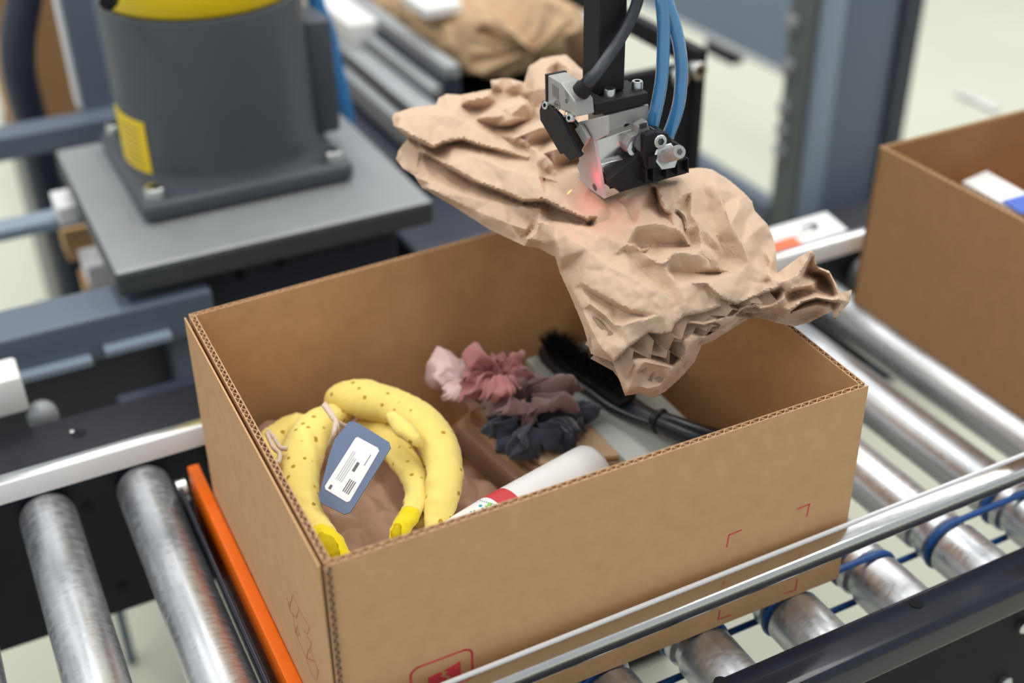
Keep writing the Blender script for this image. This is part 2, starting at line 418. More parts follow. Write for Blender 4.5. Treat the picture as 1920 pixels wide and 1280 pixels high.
# ================================================================== cardboard boxes
TH = .0052
def panel(name, parent, b0, b1, t0, t1, inward, layers=1, fl_top=True, pitch=.0078, m_out=None, seamend=None):
    """one corrugated wall: two liners with a fluted strip between them that shows along the cut rim"""
    b0, b1, t0, t1, n = map(Vector, (b0, b1, t0, t1, inward)); bm = new(); tl = .0008
    def slab(o0, o1):
        q = [b0+n*o0, b1+n*o0, t1+n*o0, t0+n*o0]; prism(bm, q, n*(o1-o0))
    # a little unevenness along the cut edges
    slab(0, tl); n_out = len(bm.faces); slab(TH-tl, TH)
    bm.faces.ensure_lookup_table()
    bm.faces.index_update()
    for f in bm.faces:
        f.material_index = 0 if f.index < n_out and f.index >= 0 else 2
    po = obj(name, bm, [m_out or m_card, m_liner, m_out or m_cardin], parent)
    # rim-facing faces get the raw edge material
    for p in po.data.polygons:
        if p.normal.z > .5: p.material_index = 1
    bm = new(); Lw = (t1-t0).length; N_ = int(Lw/pitch*8); dn = (TH-2*tl); ring = []
    for i in range(N_+1):
        f = i/N_; o = tl+dn*(.5+.42*math.sin(f*Lw/pitch*2*PI+.4*math.sin(f*37)))
        top = t0.lerp(t1, f); bot = b0.lerp(b1, f); k_ = (top-bot).normalized()
        jit = .0005*noise.noise(Vector((f*300, 0, 0)))
        ring.append([bm.verts.new(top+n*(o+e_)+k_*(-.0003+jit-dp)) for e_, dp in ((-.00045, 0), (.00045, 0), (.00045, .008), (-.00045, .008))])
    for i in range(N_):
        for k in range(4): bm.faces.new((ring[i][k], ring[i+1][k], ring[i+1][(k+1) % 4], ring[i][(k+1) % 4]))
    fo = obj('corrugation', bm, m_liner, po)
    # dark fill painting the shade in the hollows under the flutes
    bm = new(); prism(bm, [b0+n*tl, b1+n*tl, t1+n*tl+Vector((0, 0, -.006)), t0+n*tl+Vector((0, 0, -.006))], n*dn)
    obj('hollow_shade_fill', bm, m_hollow, po)
    return po
def carton(loc, label, bFL, bFR, bBL, bBR, tFL, tFR, tBL, tBR, m_out=None):
    root = empty('cardboard_box', loc, label, 'box')
    V = Vector
    ny = (V(tBL)-V(tFL)).normalized(); nx = (V(tFR)-V(tFL)).normalized()
    fp = panel('front_panel', root, bFL, bFR, tFL, tFR, ny, m_out=m_out)
    bp_ = panel('back_panel', root, V(bBL)-ny*TH, V(bBR)-ny*TH, V(tBL)-ny*TH, V(tBR)-ny*TH, ny, m_out=m_out)
    e = ny*(TH+.0002)
    rp = panel('right_panel', root, V(bFR)+e-nx*TH, V(bBR)-e-nx*TH, V(tFR)+e-nx*TH, V(tBR)-e-nx*TH, nx, m_out=m_out)
    lp_ = panel('left_panel', root, V(bFL)+e, V(bBL)-e*.4, V(tFL)+e, V(tBL)-e*.4, nx, m_out=m_out)
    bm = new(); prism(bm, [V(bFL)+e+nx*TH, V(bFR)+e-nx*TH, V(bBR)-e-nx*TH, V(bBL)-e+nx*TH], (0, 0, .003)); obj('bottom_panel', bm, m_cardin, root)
    return root, fp, lp_, rp, bp_
H = .208
BX = dict(bFL=(-.002, .003, .0005), bFR=(.4525, -.003, .0005), bBL=(-.001, .353, .0005), bBR=(.458, .366, .0005),
          tFL=(.0012, .0008, H), tFR=(.4465, -.0052, H), tBL=(.0035, .3565, H), tBR=(.4615, .375, H))
box, fp, lp_, rp, bp_ = carton((.22, .18, 0), 'large open cardboard box with yellow plush inside and red printed marks, on the rollers', **BX)
# doubled outer flap on the left wall, with a dark slit between the two layers
V = Vector
tl0, tl1, bl0, bl1 = V(BX['tFL']), V(BX['tBL']), V(BX['bFL']), V(BX['bBL'])
q = [V((-.0052, .0030, .0005)), V((-.0042, .3525, .0005)), V((-.0010, .3540, H-.001)), V((-.0030, .0020, H+.0004))]
bm = new(); prism(bm, q, (.0013, 0, 0)); fl = obj('left_flap', bm, [m_card], box)
# raw fluted end of the left wall, flush with the front face at the near left corner
N_ = 190; A_, B_ = V(BX['bFL']), V(BX['tFL'])-V((0, 0, .0008)); WC = .0056
bm = new()
for i in range(N_):
    f0, f1 = i/N_, (i+1)/N_
    def pt(f, o): a = A_.lerp(B_, f); return V((a.x-.0012+o, a.y-.0014, a.z))
    o0 = WC*(.46+.33*math.sin(f0*2*PI*27)); o1 = WC*(.46+.33*math.sin(f1*2*PI*27))
    prism(bm, [pt(f0, o0), pt(f0, o0+.0008), pt(f1, o1+.0008), pt(f1, o1)], (0, .0009, 0))
obj('corner_corrugation', bm, m_liner, box)
def vstrip(o0, o1, y0, y1): return [A_+V((-.0012+o0, y0, 0)), A_+V((-.0012+o1, y0, 0)), B_+V((-.0012+o1, y0, 0)), B_+V((-.0012+o0, y0, 0))], (0, y1-y0, 0)
bm = new(); prism(bm, *vstrip(.0006, WC-.0006, -.0006, .0004)); obj('corner_shade_fill', bm, m_hollow, box)  # dark strip painting the shade between the corner flutes
bm = new(); prism(bm, *vstrip(0, .0008, -.0016, .0004)); prism(bm, *vstrip(WC-.0008, WC, -.0016, .0004)); obj('corner_liner', bm, m_liner, box)
# printed marks on the front panel: (s,t) across / up the panel found from the picture
fn = (V(BX['bFR'])-V(BX['bFL'])).cross(V(BX['tFL'])-V(BX['bFL'])).normalized()
if fn.y > 0: fn = -fn
def on_front(px, py, off=.0003):
    v = fw + rt*((px-960)/F_PX) - up*((py-640)/F_PX); p0 = V(BX['bFL'])+fn*off
    return CAM + v*((p0-CAM).dot(fn)/v.dot(fn))
ln_ = V((-1, 0, 0)); ql = q
lfn = (q[1]-q[0]).cross(q[3]-q[0]).normalized()
if lfn.x > 0: lfn = -lfn
def on_left(px, py, off=.0003):
    v = fw + rt*((px-960)/F_PX) - up*((py-640)/F_PX); p0 = q[0]+lfn*off
    return CAM + v*((p0-CAM).dot(lfn)/v.dot(lfn))
def stroke(bm, pts, wd, n, th=.00025):
    """flat inked line of width wd along 3D points lying on a face with normal n"""
    pts = [V(p) for p in pts]; n = V(n)
    for i in range(len(pts)-1):
        d = (pts[i+1]-pts[i]).normalized(); s = d.cross(n).normalized()*wd/2; e = d*wd*.45
        prism(bm, [pts[i]-s-e, pts[i+1]-s+e, pts[i+1]+s+e, pts[i]+s-e], n*-th*.5)
for pts in (((1363, 1025), (1367, 1003), (1390, 994)), ((1496, 954), (1518, 945), (1513, 967)), ((1350, 1145), (1347, 1161), (1370, 1153)), ((1472, 1112), (1492, 1106), (1495, 1086))):
    bm = new(); stroke(bm, [on_front(*p) for p in pts], .0013, fn); obj('corner_mark', bm, m_red, fp)
# fragile pictogram: rounded frame with a cracked block inside, lower part runs on behind the rail
def loc2(s, t):  # s along the panel (m from left), t height
    b = V(BX['bFL']).lerp(V(BX['bFR']), s/.4545); tt = V(BX['tFL']).lerp(V(BX['tFR']), s/.4545)
    return b.lerp(tt, t/H)+fn*.0003
c0 = on_front(767, 1255); c1 = on_front(884, 1214)
s0 = c0.x-BX['bFL'][0]; s1 = c1.x-BX['bFL'][0]; ttop = c1.z; hgt = (s1-s0)*1.35; rc = .007
ring = []
for cx, cy, a0 in ((s1-rc, ttop-rc, 0), (s0+rc, ttop-rc, 90), (s0+rc, ttop-hgt+rc, 180), (s1-rc, ttop-hgt+rc, 270)):
    for i in range(6):
        a = math.radians(a0+90*i/5); ring.append(loc2(cx+rc*math.cos(a), cy+rc*math.sin(a)))
bm = new(); stroke(bm, ring+[ring[0]], .0017, fn); obj('fragile_frame', bm, m_red, fp)
W_ = s1-s0; bm = new()
L1 = [(.27, -.30), (.47, -.27), (.52, -.33), (.46, -.36), (.58, -.45), (.50, -.56), (.42, -.62), (.40, -.70), (.30, -.70)]
L2 = [(.53, -.27), (.80, -.20), (.80, -.70), (.45, -.70), (.48, -.63), (.58, -.57), (.64, -.45), (.55, -.37), (.60, -.33)]
L3 = [(.48, -.72), (.60, -.72), (.58, -1.02), (.72, -1.12), (.36, -1.12), (.50, -1.02)]
for L__ in (L1, L2, L3):
    prism(bm, [loc2(s0+W_*a, ttop+W_*b) for a, b in L__], fn*-.00012)
obj('fragile_pictogram', bm, m_red, fp)
# faint red line drawing on the left flap
def c8(x, y): return on_left(480+x/4.267, 980+y/4.267)
bm = new()
for pl in (((245, 595), (262, 680), (290, 572), (340, 690)), ((262, 640), (275, 720), (318, 760), (338, 700)), ((318, 830), (350, 900), (310, 880), (330, 820)),
           ((290, 720), (310, 850), (345, 960)), ((425, 830), (410, 890), (380, 860)), ((405, 910), (440, 960), (430, 1010)), ((340, 690), (425, 840)),
           ((418, 1010), (400, 1080), (470, 1110)), ((345, 960), (400, 1080), (440, 1200), (480, 1260)), ((470, 1110), (495, 1180), (485, 1250)), ((430, 1010), (470, 1110))):
    stroke(bm, [c8(*p) for p in pl], .0005, lfn)
obj('line_drawing', bm, m_redf, fl)

# second box on the right
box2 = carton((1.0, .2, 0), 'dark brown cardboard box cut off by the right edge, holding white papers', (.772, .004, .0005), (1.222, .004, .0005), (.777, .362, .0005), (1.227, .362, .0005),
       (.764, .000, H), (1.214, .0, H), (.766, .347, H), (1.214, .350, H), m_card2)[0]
pp = empty('white_folded_paper', (.86, .25, .15), 'white folded paper with blue print inside the right-hand box', 'paper')
a, b, c, d_ = at(1805, 340, z=.155), at(1850, 320, z=.155), at(1960, 382, z=.155), at(1915, 400, z=.155)
bm = new(); prism(bm, [a, b, c, d_], (0, 0, -.004)); obj('sheet', bm, m_white, pp)
bm = new(); prism(bm, [at(1880, 376, z=.157), at(1930, 362, z=.157), at(1960, 382, z=.157), at(1915, 400, z=.157)], (0, 0, -.002)); obj('blue_print', bm, m_bluep, pp)
bm = new(); tube(bm, [a+V((.01, .0, -.004)), (.86, .28, .10), (.87, .25, .004)], .006, 8); obj('roll_core', bm, m_white, pp, True)

# ================================================================== contents of the open box
# crumpled brown paper lining the left half
def crumple_sheet(name, x0, x1, y0, y1, zf, m, nx=90, ny=90, amp=.010, seed=0, th=.0006, **kw):
    vs = []; fs = []
    for j in range(ny+1):
        for i in range(nx+1):
            x = x0+(x1-x0)*i/nx; y = y0+(y1-y0)*j/ny
            p = V((x*22+seed, y*22, seed)); d1 = noise.voronoi(p)[0]
            h = (d1[1]-d1[0])*amp*1.4 + amp*.8*noise.fractal(p*.7, 1, 2, 3)
            vs.append((x+.004*noise.noise(p), y+.004*noise.noise(p+V((9, 0, 0))), zf(x, y)+h))
    n0 = len(vs); vs += [(a, b, c-th) for a, b, c in vs]; s = nx+1
    for j in range(ny):
        for i in range(nx):
            a = j*s+i; fs.append((a, a+1, a+s+1, a+s)); fs.append((n0+a, n0+a+s, n0+a+s+1, n0+a+1))
    return obj(name, (vs, fs), m, None, True, sharp=28, **kw)
crumple_sheet('crumpled_brown_paper', .012, .225, .012, .335, lambda x, y: .062-.05*max(0, (x-.16)/.065)**2+.01*math.sin(x*30), m_brownp, amp=.016, seed=3,
              label='crumpled dusty brown paper under the yellow plush toy', cat='paper')
# plush banana toy
ban = empty('plush_banana', (.10, .2, .10), 'yellow speckled cloth banana plush with peel arms, inside the open box', 'plush toy')
def PX(l, zlist=None):
    out = []
    for (px, py, z, r) in l:
        p = at(px, py, z=z); dd = (p-CAM).dot(fw); out.append((p.x, p.y, p.z, r*dd/F_PX))
    return out
wr = lambda q, u_, k: .0014*noise.noise(q*90)+.0010*noise.noise(q*220)
def arm(name, l, m, flat=.8, n=20, lab=None, per=9):
    bm = new(); tube(bm, PX(l), .01, n, per, flat, disp=wr); return obj(name, bm, m, ban, True, label=lab)
A1 = [(622, 775, .105, 12), (634, 748, .118, 28), (660, 744, .122, 38), (700, 752, .122, 42), (745, 765, .122, 38), (788, 790, .122, 38), (820, 830, .120, 37), (834, 883, .116, 35), (829, 935, .110, 32), (817, 975, .104, 24), (806, 1003, .100, 9)]
arm('peel_arm', A1, m_banana)
A2 = [(650, 765, .108, 20), (620, 782, .112, 30), (588, 806, .114, 38), (566, 855, .116, 42), (562, 905, .118, 37), (578, 955, .118, 25), (598, 990, .118, 25), (615, 1018, .118, 27)]
arm('peel_arm', A2, m_banana)
arm('felt_tip', [(598, 992, .118, 24), (612, 1015, .118, 28), (630, 1040, .116, 27), (652, 1060, .112, 14)], m_felt, lab='bright yellow felt end of the left arm')
arm('felt_patch', [(600, 1005, .124, 10), (614, 1022, .124, 18), (622, 1040, .122, 16), (628, 1052, .120, 8)], m_olive, lab='darker olive yellow patch')
A3 = [(690, 790, .095, 30), (728, 812, .098, 38), (752, 852, .100, 32), (776, 895, .104, 25), (779, 935, .108, 21), (768, 965, .110, 20)]
arm('peel_arm', A3, m_banana)
arm('felt_tip', [(771, 960, .111, 20), (758, 982, .112, 20), (745, 1003, .112, 16), (734, 1014, .112, 6)], m_felt, lab='bright yellow felt end of the inner arm')
arm('felt_patch', [(746, 985, .119, 6), (742, 998, .119, 9), (739, 1010, .117, 5)], m_olive)
arm('peel_arm', [(800, 860, .098, 18), (806, 905, .098, 20), (800, 950, .096, 18), (782, 985, .094, 10)], m_banana)
arm('peel_fold', [(732, 775, .140, 9), (752, 800, .140, 18), (775, 822, .138, 14), (790, 835, .132, 7)], m_banana)
A4 = [(590, 795, .100, 14), (560, 800, .103, 30), (522, 818, .103, 30), (505, 845, .103, 26), (508, 880, .10, 22), (520, 910, .095, 14)]
arm('body', A4, m_banana)
# cream strings round the arms
for pl in (((607, 760), (618, 775), (630, 790), (650, 800), (662, 803)), ((612, 762), (628, 786), (626, 812), (618, 834)), ((609, 757), (624, 778), (632, 800), (630, 822))):
    bm = new(); tube(bm, [at(a, b, z=.152 if i < 3 else .140) for i, (a, b) in enumerate(pl)], .0022, 8, 6); obj('string', bm, m_string, ban, True)
for pl in (((503, 808), (515, 822), (525, 838), (538, 842)), ((500, 812), (512, 838), (524, 850), (522, 866), (512, 864))):
    bm = new(); tube(bm, [at(a, b, z=.136) for a, b in pl], .0020, 8, 6); obj('string', bm, m_string, ban, True)
# tag card with sticker
T = [(664, 790), (676, 795), (730, 829), (733, 839), (657, 960), (646, 964), (601, 942), (597, 931), (618, 850), (628, 822), (655, 790)]
def on_tag(px, py, off=0.0):
    n = V((-.22, -.42, .88)).normalized(); p0 = at(665, 870, z=.148)+n*off
    v = fw + rt*((px-960)/F_PX) - up*((py-640)/F_PX); return CAM+v*((p0-CAM).dot(n)/v.dot(n)), n
bm = new(); nrm = on_tag(0, 0)[1]; prism(bm, [on_tag(*p)[0] for p in T], nrm*-.0012); tg = obj('hang_tag', bm, m_tagb, ban, label='slate blue card tag')
S_ = [(667, 820), (671, 819), (708, 839), (711, 845), (656, 939), (650, 941), (610, 917), (609, 911)]
bm = new(); prism(bm, [on_tag(*p, off=.0003)[0] for p in S_], nrm*-.0002); stk = obj('white_sticker', bm, m_whitep, tg)
bm = new()
def tagline(a, b, wd): stroke(bm, [on_tag(*a, off=.0005)[0], on_tag(*b, off=.0005)[0]], wd, nrm, .0001)
o_ = V((612, 914)); e_ = (V((668, 824))-o_); g_ = (V((653, 938))-o_)
def tp(s, t): p = V((612, 914)).to_2d() if False else (612+e_.x*s+g_.x*t, 914+e_.y*s+g_.y*t); return p
for t in (.14, .22, .30, .38): tagline(tp(.22, t), tp(.80-.1*(t > .25), t), .0006)
obj('printed_lines', bm, m_inkp, stk)
bm = new()
for t in (.62, .70, .78, .86): tagline(tp(.10, t), tp(.34, t), .0008)
for t in (.52, .58): tagline(tp(.50, t), tp(.66, t), .0012)
tagline(tp(.03, .12), tp(.07, .12), .0022); tagline(tp(.68, .80), tp(.9, .80), .0005)
obj('printed_text', bm, m_ink, stk)

# pale green-grey flat carton with hairbrush on it
ZC = .070
gcorn = [at(975, 660, z=ZC), at(1195, 885, z=ZC), V((.432, .030, ZC)), at(1380, 812, z=ZC), at(1120, 640, z=ZC)]
d1 = (gcorn[1]-gcorn[0]); a0 = V((.329, .340, 0)); 
P0 = at(975, 662, z=ZC); P1 = at(1195, 885, z=ZC); dirl = (P1-P0).normalized(); nr = V((-dirl.y, dirl.x, 0))
wid = .088
gq = [P0+V((0, -.006, 0)), P0+dirl*.235, P0+dirl*.235+nr*wid*.95, P0+V((0, -.006, 0))+nr*wid]
gq = [V((min(p.x, .438), min(max(p.y, .014), .342), ZC)) for p in gq]
gift = empty('pale_flat_carton', (.38, .2, .003), 'pale green-grey flat carton lying under the black hairbrush', 'carton')
bm = new(); prism(bm, gq, (0, 0, -.030), .0012); obj('lid', bm, m_mint, gift)
ctr = sum(gq, V())/4
bm = new(); prism(bm, [V((ctr.x+(p.x-ctr.x)*.90, ctr.y+(p.y-ctr.y)*.90, ZC-.026)) for p in gq], (0, 0, -.039)); obj('base', bm, m_mint, gift)
# hairbrush
br = empty('hairbrush', (.37, .25, .09), 'black plastic hairbrush lying on the pale flat carton', 'hairbrush')
h0, h1, h2 = at(1040, 668, z=.086), at(1195, 775, z=.088), at(1372, 832, z=.094)
def ell(p): return p
body = [(1020, 650, .080, 10), (1035, 668, .080, 26), (1075, 695, .080, 33), (1120, 722, .080, 34), (1160, 752, .080, 33), (1195, 772, .082, 27), (1235, 788, .086, 22)]
bm = new(); tube(bm, PX(body), .01, 20, 10, .42); obj('paddle', bm, m_brush, br, True)
cush = [(1032, 652, .090, 8), (1050, 665, .090, 22), (1095, 693, .091, 28), (1140, 724, .091, 28), (1175, 752, .091, 20)]
bm = new(); tube(bm, PX(cush), .01, 16, 10, .35); obj('cushion', bm, m_bristle, br, True)
hnd = [(1228, 786, .087, 21), (1262, 800, .089, 24), (1300, 814, .090, 25), (1345, 828, .090, 26), (1400, 848, .090, 25), (1450, 868, .088, 15)]
bm = new(); tube(bm, PX(hnd), .01, 20, 10, .9); obj('handle', bm, m_brush, br, True)
p = at(1236, 790, z=.092); p2 = at(1252, 796, z=.092)
bm = new(); lathe(bm, at(1234, 788, z=.088), (at(1244, 792, z=.0885)-at(1234, 788, z=.088)), [(0, .0115), (.002, .0125), (.004, .0115)], 20); obj('collar', bm, m_bristle, br, True)
bm = new(); pts = spline([np.array(c) for c in PX(cush)], 40)
for i, c in enumerate(pts):
    for k in range(9):
        if random.random() < .15: continue
        s = (k-4)/4.2; q0 = V(c[:3]); a_ = V(pts[max(i-1, 0)][:3]); b_ = V(pts[min(i+1, len(pts)-1)][:3])
        dv = (b_-a_).normalized(); sd = dv.cross(V((0, 0, 1))).normalized()
        q0 = q0+sd*s*c[3]+V((0, 0, .003*(1-s*s))); tipv = q0+V((0, 0, .017+.003*random.random()))+sd*s*.008+V((random.uniform(-1, 1), random.uniform(-1, 1), 0))*.0022+(dv*-.006 if i < 12 else V())
        w_ = .0006
        vs = [bm.verts.new(q0+sd*w_), bm.verts.new(q0-sd*w_*.5+dv*w_), bm.verts.new(q0-sd*w_*.5-dv*w_), bm.verts.new(tipv)]
        for f in ((0, 1, 3), (1, 2, 3), (2, 0, 3)): bm.faces.new([vs[x] for x in f])
obj('bristles', bm, m_bristle, br, kind='stuff')

# stack of brown paper bags
bag = empty('folded_paper_bag', (.26, .25, .03), 'folded brown paper bag lying flat beneath the scrunchies', 'paper bag')
def slab_px(px4, z, th, m, name, par, bev=.0015):
    bm = new(); prism(bm, [at(a, b, z=z) for a, b in px4], (0, 0, -th), bev); return obj(name, bm, m, par)
slab_px([(853, 795), (975, 905), (1150, 900), (1060, 790), (890, 760)], .040, .012, m_brownp, 'bag_layer', bag)
slab_px([(872, 782), (990, 893), (1165, 880), (1075, 780), (905, 755)], .052, .009, m_kraft2, 'bag_layer', bag)
slab_px([(880, 772), (1005, 880), (1180, 865), (1085, 770), (915, 748)], .062, .0075, m_brownp, 'bag_layer', bag)
slab_px([(880, 762), (1015, 868), (1190, 850), (1090, 760), (920, 738)], .069, .0055, m_kraft2, 'bag_layer', bag)
slab_px([(850, 805), (985, 930), (1140, 920), (1040, 800)], .028, .024, m_brownp, 'bag_layer', bag)
# scrunchies
def scrunchie(px, py, z, Rr, rr, tilt, m, label, seed, squash=(1, 1, 1), rz=0.0):
    c = at(px, py, z=z); vs = []; fs = []; nu, nv = 120, 28
    Rm = Matrix.Rotation(rz, 3, 'Z') @ Matrix.Rotation(tilt, 3, 'X')
    for i in range(nu):
        u_ = 2*PI*i/nu
        ru = .12*math.sin(5*u_+seed)+.55*noise.noise(V((math.cos(u_)*2.2+seed, math.sin(u_)*2.2, 0)))
        for j in range(nv):
            v_ = 2*PI*j/nv; outer = .5+.5*math.cos(v_)
            sq = V((math.cos(u_)*5.5+seed*3, math.sin(u_)*5.5, math.sin(v_)*.5+.25*math.cos(v_)))
            fold = 1-abs(noise.noise(sq*.8))*2.6          # soft creases running in towards the elastic
            rj = rr*(.86+ru+.50*fold*(.35+.65*outer)-.22)
            off = rr*1.0*noise.noise(V((math.cos(u_)*1.7, math.sin(u_)*1.7, seed)))*(.3+outer)
            p = V(((Rr+rj*math.cos(v_))*math.cos(u_), (Rr+rj*math.cos(v_))*math.sin(u_), rj*.85*math.sin(v_)+off))
            p = p+V((noise.noise(p*55+V((seed, 0, 0))), noise.noise(p*55+V((0, seed, 5))), noise.noise(p*55+V((3, 0, seed)))))*rr*.65
            p = V((p.x*squash[0], p.y*squash[1], p.z*squash[2])); vs.append(c+Rm @ p)
    for i in range(nu):
        for j in range(nv):
            fs.append((i*nv+j, ((i+1) % nu)*nv+j, ((i+1) % nu)*nv+(j+1) % nv, i*nv+(j+1) % nv))
    return obj('scrunchie', (vs, fs), m, None, True, label=label, cat='scrunchie')
scrunchie(1010, 795, .085, .023, .0185, .1, m_navyc, 'navy charcoal gathered scrunchie, lowest of the pile on the paper bag', 1.0, (1.15, .8, .8), .0)
scrunchie(862, 712, .100, .015, .0165, .5, m_pinkw, 'pale pink white satin scrunchie at the left end of the pile', 2.3, (.85, 1, 1), .2)
scrunchie(985, 742, .108, .023, .0165, .15, m_mauve, 'mauve grey gathered scrunchie between the rose one and navy one', 3.7, (1.15, .7, .8), -.35)
scrunchie(928, 705, .118, .017, .0185, .25, m_rose, 'dusty rose gathered scrunchie on top of the pile', 5.1, (1.05, .9, .85), .2)

# white tube with red band
tb = empty('white_tube_bottle', (.22, .12, .08), 'white squeeze tube with a red band leaning at the front wall', 'tube')
t0, t1 = at(1112, 881, z=.090), at(851, 1028, z=.092)
dv = (t1-t0).normalized(); LT = (t1-t0).length
RT = .0245
def seg(name, a, b, ra, rb, m, **k):
    bm = new(); lathe(bm, t0+dv*a, dv, [(0, ra), (b-a, rb)], 40, caps=False); return obj(name, bm, m, tb, True, sharp=40, **k)
bm = new(); lathe(bm, t0, dv, [(-.004, .006), (-.0035, RT*.72), (-.002, RT*.90), (.002, RT*.98), (.006, RT), (.092, RT*1.0)], 40); obj('cap', bm, m_white, tb, True, sharp=50)
seg('red_band', .092, .110, RT*1.003, RT*1.003, m_redb)
bm = new(); lathe(bm, t0+dv*.110, dv, [(0, RT*1.0), (.03, RT*.95), (.06, RT*.82), (.10, RT*.62)], 40); bd = obj('tube_body', bm, m_white, tb, True, sharp=50)
def on_tube(px, py, off=.0004):
    v = (fw + rt*((px-960)/F_PX) - up*((py-640)/F_PX)).normalized(); o = CAM-t0
    vp = v-dv*v.dot(dv); op = o-dv*o.dot(dv); r_ = RT*.97
    for _ in range(6):
        A, B, C_ = vp.dot(vp), 2*vp.dot(op), op.dot(op)-r_*r_; D_ = max(B*B-4*A*C_, 0); p = CAM+v*((-B-math.sqrt(D_))/(2*A))
        r_ = RT*float(np.interp((p-t0).dot(dv), [.11, .14, .17, .21], [1, .95, .82, .62]))+off
    return p
bm = new()
for i in range(9):
    p = on_tube(901+i*3.6, 938+i*1.0); bmesh.ops.create_icosphere(bm, subdivisions=1, radius=.0005, matrix=Matrix.Translation(p))
obj('dotted_print', bm, m_teal, bd)
for px, py, m_, r_ in ((918, 945, m_green, .0020), (912, 949, m_green, .0014), (901, 948, m_teal, .0016), (905, 953, m_teal, .0011), (889, 957, m_green, .001), (883, 959, m_teal, .0009)):
    bm = new(); bmesh.ops.create_icosphere(bm, subdivisions=2, radius=r_, matrix=Matrix.Translation(on_tube(px, py, .0001)) @ Matrix.Diagonal((1, 1, .4, 1))); obj('leaf_print', bm, m_, bd)

# ================================================================== crumpled paper pad held by the gripper
CTRL = [(740, 222, 1.10), (940, 147, 1.16), (1062, 103, 1.17), (1135, 375, .993), (1040, 480, .985), (856, 387, 1.06), (1293, 316, 1.04), (1415, 395, 1.02), (1456, 487, .995),
        (1521, 468, 1.0), (1597, 543, .985), (1266, 606, .94), (1377, 570, .955), (1467, 537, .97), (1108, 663, .945), (1149, 679, .935), (1172, 742, .95), (1226, 746, .955),
        (1302, 679, .965), (1406, 595, .975), (1489, 612, .985), (1564, 600, .99), (1216, 623, .937), (1040, 250, 1.07), (1180, 460, .965)]
def tps_fit(C):
    C = np.array(C, float); X = C[:, :2]/300; n = len(C)
    D = np.linalg.norm(X[:, None]-X[None], axis=2); K = D*D*np.log(D+1e-9)+np.eye(n)*.01
    P = np.c_[np.ones(n), X]; A = np.block([[K, P], [P.T, np.zeros((3, 3))]])
    s = np.linalg.solve(A, np.r_[C[:, 2], 0, 0, 0])
    def f(q):
        q = np.asarray(q, float)/300; d = np.linalg.norm(q[:, None]-X[None], axis=2)
        return (d*d*np.log(d+1e-9)) @ s[:n] + np.c_[np.ones(len(q)), q] @ s[n:]
    return f
OUT = [(735, 222), (739, 212), (779, 200), (818, 196), (822, 184), (837, 176), (865, 178), (910, 169), (922, 167), (920, 151), (940, 147), (955, 147), (983, 155), (992, 124), (1015, 110), (1038, 105), (1062, 103),
       (1085, 125), (1110, 145), (1180, 190), (1240, 250), (1280, 312), (1293, 316), (1316, 314), (1336, 318), (1368, 338), (1395, 361), (1410, 377), (1415, 395), (1438, 419), (1449, 444), (1455, 470), (1457, 512),
       (1467, 505), (1496, 483), (1513, 474), (1521, 468), (1528, 476), (1531, 498), (1555, 508), (1566, 528), (1575, 548), (1597, 543), (1593, 566), (1564, 600), (1561, 584), (1545, 590), (1518, 604), (1489, 612), (1456, 605),
       (1431, 598), (1406, 595), (1370, 618), (1334, 640), (1316, 647), (1302, 679), (1273, 711), (1248, 733), (1226, 746), (1201, 737), (1172, 742), (1158, 703), (1149, 679), (1108, 663), (1095, 616), (1075, 566),
       (1050, 512), (1041, 482), (1008, 464), (983, 461), (916, 429), (851, 387), (791, 352), (776, 328), (756, 316), (742, 298), (748, 280), (765, 260), (738, 236)]
FEAT = []   # polylines of (px,py,h in mm)
def ridge(*p): FEAT.append(list(p))
def over(pts, hi, lo, off):
    """an edge that hangs over what lies beside it: high line and low line a few pixels apart"""
    hi = hi if isinstance(hi, (list, tuple)) else [hi]*len(pts); lo = lo if isinstance(lo, (list, tuple)) else [lo]*len(pts)
    FEAT.append([(x, y, h) for (x, y), h in zip(pts, hi)]); FEAT.append([(x+off[0], y+off[1], h) for (x, y), h in zip(pts, lo)])
ridge((752, 220, 3), (790, 213, 9), (850, 215, 11), (895, 238, 11), (945, 266, 7), (980, 287, 3))
over([(745, 239), (779, 259), (812, 276), (830, 267), (865, 260), (904, 273), (946, 283), (990, 295)], [7, 9, 10, 10, 10, 9, 7, 4], [-6, -8, -8, -7, -6, -5, -3, 0], (1, 5))
ridge((862, 197, 2), (886, 222, 3), (930, 250, 2), (966, 272, 0), (995, 290, 2))
over([(800, 286), (839, 310), (886, 337), (940, 357), (981, 375), (1023, 374), (1052, 390), (1100, 410)], [2, 6, 8, 9, 9, 9, 9, 8], [-9, -10, -10, -10, -11, -12, -12, -8], (-1, 5))
ridge((850, 275, 3), (900, 295, 8), (960, 320, 10), (1010, 330, 9), (1060, 345, 8), (1092, 368, 7), (1115, 398, 6))
ridge((905, 285, 3), (948, 310, 6)); ridge((940, 340, 6), (960, 322, 10)); ridge((1023, 368, 9), (1010, 332, 9))
ridge((775, 330, -4), (806, 343, 2), (836, 349, 3), (886, 371, 4), (946, 384, 2), (1013, 391, -3))
ridge((790, 290, -6), (799, 318, -3), (806, 340, 2)); ridge((765, 264, -4), (786, 284, -3), (779, 322, -4))
ridge((801, 352, 3), (830, 366, 3), (890, 395, 2), (950, 418, 2), (985, 430, 2))
over([(1009, 413), (1005, 432), (990, 448)], 8, -6, (-6, -2)); ridge((1012, 425, 6), (1018, 455, 2))
ridge((1033, 420, 9), (1040, 450, 9), (1050, 482, 7)); over([(1040, 412), (1065, 414), (1088, 419), (1106, 421)], -9, 6, (2, 5))
ridge((1088, 422, 6), (1120, 405, 6)); ridge((1115, 422, 4), (1145, 408, 1))
